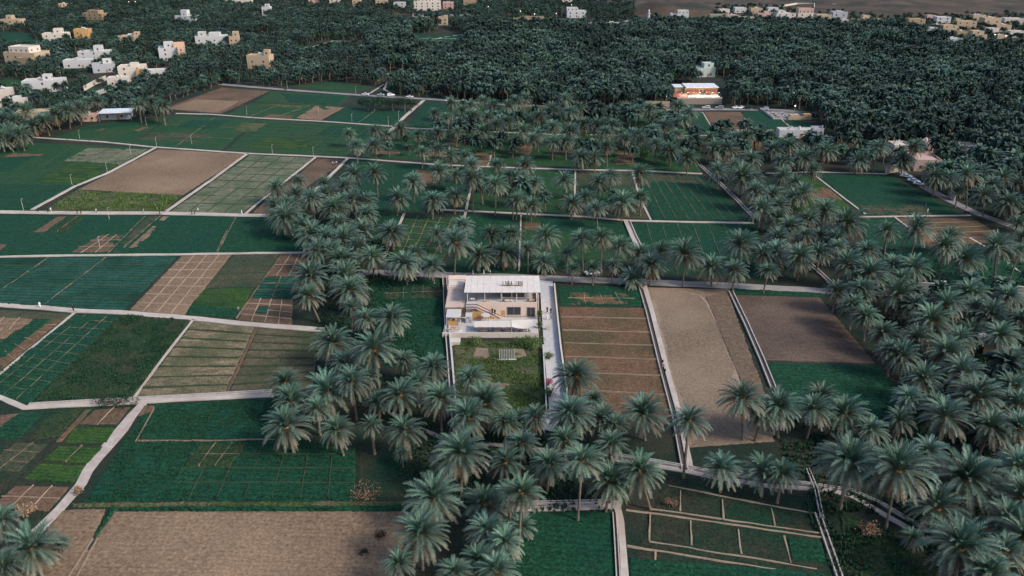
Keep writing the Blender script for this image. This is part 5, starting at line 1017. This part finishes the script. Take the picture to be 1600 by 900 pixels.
# forest filling by ground area
def inpoly(x, y, P):
    r = False; j = len(P) - 1
    for i in range(len(P)):
        if (P[i][1] > y) != (P[j][1] > y) and x < (P[j][0] - P[i][0]) * (y - P[i][1]) / (P[j][1] - P[i][1]) + P[i][0]: r = not r
        j = i
    return r
FOR = [  # photo outline, spacing, share of broadleaf trees
 ([(702,156),(760,158),(850,164),(920,168),(1050,169),(1140,166),(1210,166),(1275,182),(1300,215),(1390,232),(1480,236),(1600,262),(1760,300),(1760,110),(1600,77),(1545,77),(1480,72),(1430,52),(1380,44),(1300,43),(1200,34),(1120,36),(1050,36),(980,44),(900,40),(800,36),(700,42),(722,52),(724,80),(700,95)], 5.6, .05),
 ([(345,129),(440,136),(550,144),(700,153),(760,158),(700,95),(722,82),(650,76),(640,60),(700,42),(640,36),(560,14),(430,12),(300,8),(180,20),(240,70),(300,110)], 5.4, .15),
 ([(0,212),(60,212),(130,192),(160,186),(235,190),(265,176),(250,166),(345,134),(300,108),(250,70),(190,20),(100,-6),(-250,-6),(-250,230)], 5.2, .40),
 ([(300,8),(560,14),(720,38),(900,36),(990,34),(990,2),(900,-6),(100,-6),(200,20)], 5.6, .45),
 ([(1290,215),(1400,236),(1500,245),(1600,265),(1700,300),(1700,375),(1600,350),(1560,340),(1480,305),(1440,283),(1400,258),(1310,262),(1230,255),(1130,245),(1110,218),(1180,222),(1260,222)], 6.6, .06),
 ([(1560,350),(1620,372),(1760,420),(1760,320),(1620,300),(1500,300)], 7, .05),
 ([(1380,470),(1620,470),(1700,560),(1700,700),(1480,700),(1440,600)], 8.5, .0),
 ([(720,186),(1075,190),(1085,214),(700,206)], 7.5, 0), ([(650,216),(1095,228),(1095,262),(600,248)], 9.5, 0), ([(740,300),(1000,318),(1010,338),(740,325)], 10, 0), ([(1110,40),(1180,30),(1250,24),(1220,12),(1120,10)], 8, .9), ([(1480,72),(1600,78),(1640,60),(1640,26),(1400,26),(1390,46),(1430,54)], 8, .92), ([(1250,26),(1400,44),(1400,30),(1300,18)], 10, .9)]
CLEAR = [[(452,79),(455,73),(520,62),(577,64),(577,72),(525,82)], [(640,52),(724,52),(724,82),(640,76)], [(0,49),(48,50),(62,71),(-10,73)], [(108,158),(140,134),(192,133),(165,153)], [(122,166),(150,150),(200,130),(206,136),(150,160)], [(448,137),(515,126),(600,135),(612,150),(540,149)], [(130,42),(140,30),(170,32),(168,44)], [(604,146),(596,140),(600,112),(652,110),(655,128),(615,128)], [(0,122),(30,120),(44,138),(-10,142)], [(1395,262),(1410,258),(1570,345),(1550,352)], [(1045,172),(1045,130),(1135,130),(1140,172)], [(1200,172),(1262,172),(1275,192),(1220,192)], [(1190,236),(1205,200),(1290,200),(1290,236)], [(1330,392),(1640,384),(1640,445),(1310,452)]]
def gp(P): return [tuple(G(*p).to_2d()) for p in P]
CLEARG = [gp(c) for c in CLEAR]
grid = {}
def near(x, y, r):
    ix, iy = int(x // 5), int(y // 5)
    for a in range(ix - 2, ix + 3):
        for b in range(iy - 2, iy + 3):
            for (qx, qy) in grid.get((a, b), ()):
                if (qx - x) ** 2 + (qy - y) ** 2 < r * r: return True
    return False
def put(x, y): grid.setdefault((int(x // 5), int(y // 5)), []).append((x, y))
for P in PALMS: put(P[0].x, P[0].y)
FAR_P, FAR_B = [], []
rf = random.Random(3)
for P, sp, share in FOR:
    Q = gp(P); x0, x1 = min(q[0] for q in Q), max(q[0] for q in Q); y0, y1 = min(q[1] for q in Q), min(1250, max(q[1] for q in Q))
    tries = int((x1 - x0) * (y1 - y0) / (sp * sp) * 6)
    for _ in range(tries):
        x, y = rf.uniform(x0, x1), rf.uniform(y0, y1)
        if abs(x) > y * .72 + 40: continue
        s_ = sp * rf.uniform(.75, 1.15)
        if near(x, y, s_) or not inpoly(x, y, Q): continue
        if any(inpoly(x, y, c) for c in CLEARG) or any((x - a) ** 2 + (y - b) ** 2 < r_ * r_ for a, b, r_ in HOLES): continue
        if mnoise.noise(Vector((x * .011, y * .011, 3.3))) > (.42 if share > .2 else .5): continue
        put(x, y)
        if rf.random() < share * 1.0 + (.35 if share > .01 and mnoise.noise(Vector((x * .02, y * .02, 9.1))) > .3 else 0): FAR_B.append((x, y))
        else: FAR_P.append((x, y))
print('FOREST', len(FAR_P), len(FAR_B))
# nearest forest palms complete the three hundred that stand as single trees
def shown(x, y): d = y * CP + 93 * SP; return abs(x) * FPX / d < 800
NMAX = 300
cand = sorted([p for p in FAR_P if shown(*p)], key=lambda p: p[1])
EXTRA = cand[:max(0, NMAX - len(PALMS))]
if len(PALMS) > NMAX:
    PALMS.sort(key=lambda P: -P[4]); SPARE = PALMS[NMAX:]; PALMS = PALMS[:NMAX]
else: SPARE = []
ex = set(EXTRA); FAR_P = [p for p in FAR_P if p not in ex]
for x, y in EXTRA:
    h = 6.5 + rf.uniform(-1, 1.5); d = y * CP + (CAMH - h) * SP
    PALMS.append([Vector((x, y, 0)), Vector((rf.uniform(-.4, .4), 0, h)), rf.uniform(.85, 1.1), (800 + x * FPX / d, 450 - FPX * (((h - CAMH) * CP + y * SP) / d)), 20])
# zones for naming: each palm is told by the place it stands in and its rank there
ZONES = [('in the bottom left corner by the dusty track', [(-200,700),(140,700),(140,1000),(-200,1000)]),
 ('in the left edge clump under the cream houses', [(-50,140),(85,140),(85,230),(-50,230)]), ('in the row before the grey block shed', [(85,140),(300,140),(300,230),(85,230)]),
 ('in the clump beside the teal plots', [(400,262),(590,262),(598,330),(600,440),(400,440)]),
 ('in the clump left of the terrace house', [(400,440),(698,440),(705,600),(560,640),(400,640)]), ('around the corner of the wide dark field', [(400,590),(690,560),(712,700),(600,720),(400,720)]),
 ('in the dark clump right of the tan field', [(580,690),(805,690),(805,950),(560,950)]),
 ('in front of the wild garden', [(690,560),(860,560),(860,705),(690,705)]), ('at the foot of the rusty field', [(840,560),(1010,560),(1010,800),(800,800),(800,700)]),
 ('by the foot of the bare tan field', [(1000,600),(1170,600),(1170,800),(1000,800)]), ('in the row below the dark green strip', [(1130,590),(1340,590),(1340,700),(1130,700)]),
 ('along the winding path at bottom right', [(1170,660),(1700,690),(1700,1000),(1170,1000)]), ('in the thicket beside the ploughed field', [(1270,440),(1750,440),(1750,720),(1340,720),(1340,600)]),
 ('in the lane row right of the terrace house', [(855,330),(1215,330),(1215,450),(855,450)]), ('in the row behind the terrace house roof', [(598,330),(856,330),(856,445),(590,445)]),
 ('in the middle rows above the terrace house', [(560,262),(1010,262),(1010,345),(560,345)]), ('on the diagonal channel between green fields', [(1010,225),(1300,225),(1300,345),(1010,345)]),
 ('beside the side road with parked cars', [(1395,225),(1700,225),(1700,370),(1395,370)]), ('in the belt below the rusty plots', [(1200,330),(1750,330),(1750,480),(1200,480)]),
 ('in the upper rows between the two long paths', [(530,150),(1110,150),(1110,270),(530,270)]), ('near the long white farm building', [(1060,205),(1330,205),(1330,262),(1060,262)]), ('at the near edge of the palm forest', [(-999,-999),(2999,-999),(2999,2999),(-999,2999)])]
def ordn(n): return f'{n}' + ('th' if 10 <= n % 100 <= 20 else {1: 'st', 2: 'nd', 3: 'rd'}.get(n % 10, 'th'))
zl = {}
for P in PALMS:
    for zn, poly in ZONES:
        if inpoly(P[3][0], P[3][1], poly): zl.setdefault(zn, []).append(P); break
ncount = 0
for zn, L_ in zl.items():
    L_.sort(key=lambda P: P[3][0])
    for i, P in enumerate(L_):
        B, top, sc, (cx, cy), w = P; rr = random.Random(int(cx * 7 + cy * 13)); h = top.z
        e_ = empty('date_palm', B); ti = rr.randrange(3); ncount += 1
        dead = rr.random() < .42 and h > 3.5; size = 'low ' if h < 3.6 else 'tall ' if h > 8.0 else ''; size += 'shaggy ' if dead else ''
        tag(e_, f'{size}date palm, {ordn(i + 1)} from left {zn}', 'date palm', 'date palms ' + zn)
        tro = link('trunk', TRUNKS[ti], e_); q = top.normalized().to_track_quat('Z', 'Y'); tro.rotation_euler = q.to_euler(); fat = rr.uniform(.9, 1.2); tro.scale = (fat, fat, top.length)
        rz = rr.uniform(0, 6.28); tilt = Euler((rr.uniform(-.12, .12), rr.uniform(-.12, .12), rz))
        k_ = rr.randrange(len(LAY))
        up = h < 3.6
        if w >= 71 and ncount < 400:
            for c, kk, a, t_, s_ in LAY[k_]:
                if up and c == 5: continue
                f_ = link('frond', FR[c][kk], e_); f_.location = top; f_.matrix_basis = Matrix.Translation(top) @ tilt.to_matrix().to_4x4() @ Matrix.Rotation(a, 4, 'Z') @ Matrix.Rotation(t_ - .1, 4, 'Y') @ Matrix.Scale(s_ * sc, 4)
        else:
            f_ = link('crown', CROWNS[k_], e_); f_.matrix_basis = Matrix.Translation(top) @ tilt.to_matrix().to_4x4() @ Matrix.Diagonal((sc * rr.uniform(.92, 1.08), sc * rr.uniform(.92, 1.08), sc * rr.uniform(.85, 1.2), 1))
        if dead:
            f_ = link('dead_fronds', DEADS[rr.randrange(4)], e_); f_.matrix_basis = Matrix.Translation(top) @ Matrix.Rotation(rz, 4, 'Z') @ Matrix.Scale(sc * .95, 4)
        f_ = link('crown_heart', HEARTS[ti], e_); f_.matrix_basis = Matrix.Translation(top) @ Matrix.Scale(sc, 4)

# the rest of the grove: one mass
PROTO = bpy.data.collections.new('forest_sources')
def far_frond(elev, droop, length, seed, m_):
    rr = random.Random(seed); mb = MB(); n = 5; p = Vector((0, 0, 0)); a = elev; pts = [p.copy()]
    for i in range(n): a -= droop / n * (.35 + 1.3 * i / n); p = p + Vector((math.cos(a), 0, math.sin(a))) * (length / n); pts.append(p.copy())
    ws = [.08, .40, .58, .60, .46, .05]
    for s_ in (-1, 1):
        for i in range(n):
            w0, w1 = ws[i] * rr.uniform(.6, 1.1), ws[i + 1] * rr.uniform(.9, 1.15); dz0, dz1 = .25 * w0, .25 * w1
            mb.face([pts[i], pts[i + 1], pts[i + 1] + Vector((.28, s_ * w1, dz1)), pts[i] + Vector((.25, s_ * w0, dz0))], m_)
    return mb
def far_palm(i):
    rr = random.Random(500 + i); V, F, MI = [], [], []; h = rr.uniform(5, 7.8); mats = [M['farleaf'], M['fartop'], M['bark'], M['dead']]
    a = 0
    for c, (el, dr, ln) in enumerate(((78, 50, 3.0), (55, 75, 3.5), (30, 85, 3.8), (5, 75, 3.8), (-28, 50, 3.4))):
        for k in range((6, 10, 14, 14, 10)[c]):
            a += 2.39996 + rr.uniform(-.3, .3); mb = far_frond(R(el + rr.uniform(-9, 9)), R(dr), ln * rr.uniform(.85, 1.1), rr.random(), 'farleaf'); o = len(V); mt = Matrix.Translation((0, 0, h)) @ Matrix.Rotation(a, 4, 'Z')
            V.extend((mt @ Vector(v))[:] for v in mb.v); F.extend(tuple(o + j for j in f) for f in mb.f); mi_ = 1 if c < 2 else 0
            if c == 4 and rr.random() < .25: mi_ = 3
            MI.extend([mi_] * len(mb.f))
    mb = MB().beam((rr.uniform(-.4, .4), 0, 0), (0, 0, h), .28, 'bark', 6, .26); o = len(V); V.extend(mb.v); F.extend(tuple(o + j for j in f) for f in mb.f); MI.extend([2] * len(mb.f))
    me = bpy.data.meshes.new('forest_palm'); me.from_pydata(V, [], F)
    for m_ in mats: me.materials.append(m_)
    me.polygons.foreach_set('material_index', MI); ob = bpy.data.objects.new(f'forest_palm_{i:02d}', me); return ob
def leaf_cloud(mb, rr, blobs, n, size, m_):
    for _ in range(n):
        c, r_ = rr.choice(blobs); d = Vector((rr.gauss(0, 1), rr.gauss(0, 1), rr.gauss(0, 1))).normalized(); p = c + Vector((d.x * r_.x, d.y * r_.y, d.z * r_.z)) * rr.uniform(.72, 1.05)
        u = d.orthogonal().normalized(); u.rotate(Euler((rr.uniform(-1, 1), rr.uniform(-1, 1), rr.uniform(-3, 3)))); w = u.cross(d); s_ = size * rr.uniform(.5, 1.3)
        mb.face([p - u * s_, p - w * s_ * .7, p + u * s_, p + w * s_ * .7], m_)
def tree_blobs(rr, h, r_, k=9):
    B = []
    for _ in range(k):
        a, q = rr.uniform(0, 6.28), rr.uniform(.15, .72) * r_; rad = r_ * rr.uniform(.34, .55); B.append((Vector((q * math.cos(a), q * math.sin(a), h * rr.uniform(.5, .86))), Vector((rad, rad, rad * .75))))
    return B
def trunk_limbs(rr, blobs, h, m_='bark'):
    mb = MB().beam((0, 0, 0), (0, 0, h * .45), .28, m_, 7, .2)
    for c, _ in blobs[:6]: mb.beam((0, 0, h * .4), tuple(c), .12, m_, 5, .04)
    return mb
def far_tree(i):
    rr = random.Random(800 + i); h = rr.uniform(5, 8); bl = tree_blobs(rr, h, rr.uniform(2.6, 4.2)); mb = trunk_limbs(rr, bl, h); leaf_cloud(mb, rr, bl, 620, .42, 'broad'); return bpy.data.objects.new(f'forest_tree_{i:02d}', mb.mesh('forest_tree'))
def town(x, y): return .72 if (x < -60 - (y - 480) * .25 or y > 900) else 1.0
def near_source(i):
    h = 6.6; mb = MB(); V = [((v.co.x, v.co.y, v.co.z + h)) for v in CROWNS[i].vertices]; F = [tuple(p.vertices) for p in CROWNS[i].polygons]; MI = [p.material_index for p in CROWNS[i].polygons]; mats = list(CROWNS[i].materials) + [M['bark']]; o = len(V)
    V += [(v.co.x, v.co.y, v.co.z * h) for v in TRUNKS[i % 3].vertices]; F += [tuple(o + k for k in p.vertices) for p in TRUNKS[i % 3].polygons]; MI += [len(mats) - 1] * len(TRUNKS[i % 3].polygons)
    me = bpy.data.meshes.new('forest_palm'); me.from_pydata(V, [], F)
    for m_ in mats: me.materials.append(m_)
    me.polygons.foreach_set('material_index', MI); return bpy.data.objects.new(f'forest_palm_n{i:02d}', me)
def scatter(name, pts, sources, label, seed, smin, smax, spare=()):
    colx = bpy.data.collections.new(name + '_sources')
    for s_ in sources: colx.objects.link(s_)
    rr = np.random.default_rng(seed); n = len(pts)
    me = bpy.data.meshes.new(name); me.from_pydata([(x, y, -.05) for x, y in pts], [], [])
    at = me.attributes.new('turn', 'FLOAT_VECTOR', 'POINT'); at.data.foreach_set('vector', np.stack([rr.normal(0, .05, n), rr.normal(0, .05, n), rr.uniform(0, 6.28, n)], 1).astype(np.float32).ravel())
    sz = rr.uniform(smin, smax, n) * np.array([town(x, y) for x, y in pts]) * np.array([1 + .28 * mnoise.noise(Vector((x * .025, y * .025, 5.0))) for x, y in pts]); pk = rr.integers(0, len(sources) - (4 if spare else 0), n)
    for j, q in enumerate(spare): sz[n - len(spare) + j] = q; pk[n - len(spare) + j] = len(sources) - 4 + j % 4
    at = me.attributes.new('size', 'FLOAT', 'POINT'); at.data.foreach_set('value', sz.astype(np.float32))
    at = me.attributes.new('pick', 'INT', 'POINT'); at.data.foreach_set('value', pk.astype(np.int32))
    o = link(name, me); o['kind'] = 'stuff'; o['label'] = label
    ng = bpy.data.node_groups.new(name, 'GeometryNodeTree'); ng.interface.new_socket('Geometry', in_out='INPUT', socket_type='NodeSocketGeometry'); ng.interface.new_socket('Geometry', in_out='OUTPUT', socket_type='NodeSocketGeometry')
    N = ng.nodes; Lk = ng.links; gi = N.new('NodeGroupInput'); go = N.new('NodeGroupOutput'); ip = N.new('GeometryNodeInstanceOnPoints'); ci = N.new('GeometryNodeCollectionInfo')
    ci.inputs['Collection'].default_value = colx; ci.inputs['Separate Children'].default_value = True; ci.inputs['Reset Children'].default_value = True
    def attr(nm, ty): a = N.new('GeometryNodeInputNamedAttribute'); a.data_type = ty; a.inputs['Name'].default_value = nm; return a.outputs['Attribute']
    e2r = N.new('FunctionNodeEulerToRotation'); Lk.new(attr('turn', 'FLOAT_VECTOR'), e2r.inputs[0])
    Lk.new(gi.outputs[0], ip.inputs['Points']); Lk.new(ci.outputs[0], ip.inputs['Instance']); ip.inputs['Pick Instance'].default_value = True
    Lk.new(attr('pick', 'INT'), ip.inputs['Instance Index']); Lk.new(e2r.outputs[0], ip.inputs['Rotation']); Lk.new(attr('size', 'FLOAT'), ip.inputs['Scale']); Lk.new(ip.outputs[0], go.inputs[0])
    md = o.modifiers.new('scatter', 'NODES'); md.node_group = ng; return o
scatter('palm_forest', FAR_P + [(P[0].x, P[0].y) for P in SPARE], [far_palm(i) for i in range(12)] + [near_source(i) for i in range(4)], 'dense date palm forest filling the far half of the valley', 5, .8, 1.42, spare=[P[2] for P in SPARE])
scatter('broadleaf_wood', FAR_B, [far_tree(i) for i in range(6)], 'dark broadleaf trees among the far houses', 6, .7, 1.25)

# single broadleaf trees and shrubs
def tree(x, y, h, r_, label, n=1500, m_='broad', name='tree', size=.3, sq=1.0, cat='tree'):
    rr = random.Random(int(x * 3 + y)); e_ = empty(name, G(x, y)); tag(e_, label, cat); bl = tree_blobs(rr, h, r_, 12)
    if sq != 1.0: bl = [(Vector((c.x * sq, c.y, c.z)), q) for c, q in bl]
    trunk_limbs(rr, bl, h).build('trunk', e_); mb = MB(); leaf_cloud(mb, rr, bl, n, size, m_); mb.build('crown', e_); return e_
tree(288, 98, 8, 6.5, 'dark round tree below the tall white house with peach corner'); tree(265, 122, 5, 4, 'brownish bush beside the flat white roofed shed', m_='redleaf', n=800); tree(98, 180, 5, 5, 'rusty brown bush among the left edge palms', m_='redleaf', n=700); tree(1494, 252, 8, 7, 'dark leafy tree above the salmon pink house'); tree(1470, 262, 6, 5, 'smaller dark leafy tree against the salmon pink house')
tree(1008, 250, 4, 3.6, 'small bright green bush beside the rusty patch in the upper rows', m_='tuft', n=700); tree(1565, 705, 6, 7, 'rusty twiggy tree among palms at the right edge', m_='redleaf', n=1500, size=.22); tree(1530, 690, 5, 5, 'green leafy tree behind the rusty twiggy one', n=1200); tree(1352, 835, 2.2, 2.6, 'dry brown brush heap below the winding path', m_='redleaf', n=500, size=.18)
for i in range(9): tree(566 + i * 9.6, 171 + (i % 3) * 1.6, 7 + (i % 2), 5.2, f'dark reed clump by the upper road, {ordn(i + 1)} of nine from the left', n=900, m_='broad', name='reed_clump', cat='reeds')
tree(833, 543, 2.6, 3.2, 'bright hedge bush at the lane corner of the wild garden', m_='tuft', n=900, size=.2); tree(815, 541, 2.0, 2.8, 'green bush below the terrace wall near the hedge bush', m_='tuft', n=700, size=.2); tree(740, 539, 1.6, 2.6, 'green bush below the kiosk end of the terrace wall', m_='tuft', n=600, size=.2); tree(843, 503, 4.0, .9, 'slim green shrub at the lane corner of the terrace', m_='tuft', n=400, size=.2); tree(842, 517, 3.0, .9, 'slim green shrub by the picnic table', m_='tuft', n=300, size=.2)
tree(858, 562, 1.8, 1.5, 'flowering shrub between garden wall and lane, upper', m_='tuft', n=400, size=.18); tree(857, 603, 1.8, 1.6, 'pink flowering shrub between garden wall and lane', m_='flower', n=300, size=.15); tree(859, 620, 2.0, 1.6, 'green shrub below the pink flowering one', m_='tuft', n=400, size=.18); tree(180, 634, 1.6, 3.6, 'dark hedge bush on the path below the weedy crop', n=900, size=.2, sq=1.8)
tree(43, 808, 2.2, 1.8, 'dry straw coloured frond heap by the dusty track', m_='dead', n=350, size=.25); tree(121, 773, 1.3, 1.2, 'small straw heap at the bend of the dusty track', m_='dead', n=200, size=.2)
tree(572, 778, 1.5, 3.4, 'grey brush pile at the corner of the dark plots', m_='redleaf', n=500, size=.16); tree(1050, 790, 1.4, 1.6, 'dry brush pile beside the ridged dark plots', m_='redleaf', n=260, size=.16)

tree(593, 838, .9, 1.5, 'dark ash heap on the tan field near the palms', m_='tyre', n=260, size=.16, name='ash_heap', cat='heap'); tree(568, 868, .8, 1.2, 'smaller dark ash heap lower on the tan field', m_='tyre', n=220, size=.14, name='ash_heap', cat='heap')
# grass and crop tufts standing on the nearer plots
def tufts(px, n, h, m_, label, name='grass', parent=None, seed=1, z=.1, bare=()):
    rr = random.Random(seed); q = [G(*p) for p in px]; mb = MB()
    for _ in range(n):
        u, v = rr.random(), rr.random(); p = bil(q, u, v)
        if mnoise.noise(Vector((p.x * .18, p.y * .18, seed))) < -.15 or any(inpoly(p.x, p.y, c) for c in bare): continue
        for k in range(4):
            a = rr.uniform(0, 6.28); d = Vector((math.cos(a), math.sin(a), 0)); s_ = Vector((-d.y, d.x, 0)) * h * .22; hh = h * rr.uniform(.6, 1.3)
            mb.face([p + d * .12 * h - s_ + Vector((0, 0, z)), p + d * .12 * h + s_ + Vector((0, 0, z)), p + d * h * .55 + Vector((0, 0, hh + z))], m_)
    o = mb.build(name); o['kind'] = 'stuff'; o['label'] = label; return o
tufts([(708,533),(848,538),(852,646),(713,664)], 6500, .55, 'tuft', 'tall wild grass filling the garden before the terrace', seed=2, bare=[gp(q) for q in ([(735,543),(830,545),(834,561),(725,562)], [(762,598),(802,600),(795,613),(755,611)])])
tufts([(192,493),(296,501),(205,625),(54,629)], 5200, .7, 'tuftdk', 'dark weedy crop on the left', 'crop', seed=3)
tufts([(235,634),(425,624),(556,782),(134,783)], 5200, .42, 'tuftdk', 'low green crop of the wide dark field', 'crop', seed=4)
tufts([(122,299),(284,306),(256,330),(74,328)], 2200, .8, 'tuft', 'weeds on the strip below the big tan field', 'weeds', seed=5)
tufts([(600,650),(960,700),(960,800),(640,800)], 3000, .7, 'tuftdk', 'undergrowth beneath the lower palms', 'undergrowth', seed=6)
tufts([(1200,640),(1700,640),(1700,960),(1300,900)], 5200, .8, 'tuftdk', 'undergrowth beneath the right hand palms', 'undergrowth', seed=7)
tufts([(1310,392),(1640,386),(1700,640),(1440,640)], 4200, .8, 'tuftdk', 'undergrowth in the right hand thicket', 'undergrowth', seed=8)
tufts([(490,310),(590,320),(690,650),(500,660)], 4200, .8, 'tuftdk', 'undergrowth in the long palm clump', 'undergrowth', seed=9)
tufts([(578,442),(690,440),(700,570),(602,572)], 2200, .5, 'tuftdk', 'green crop left of the terrace house', 'crop', seed=10)
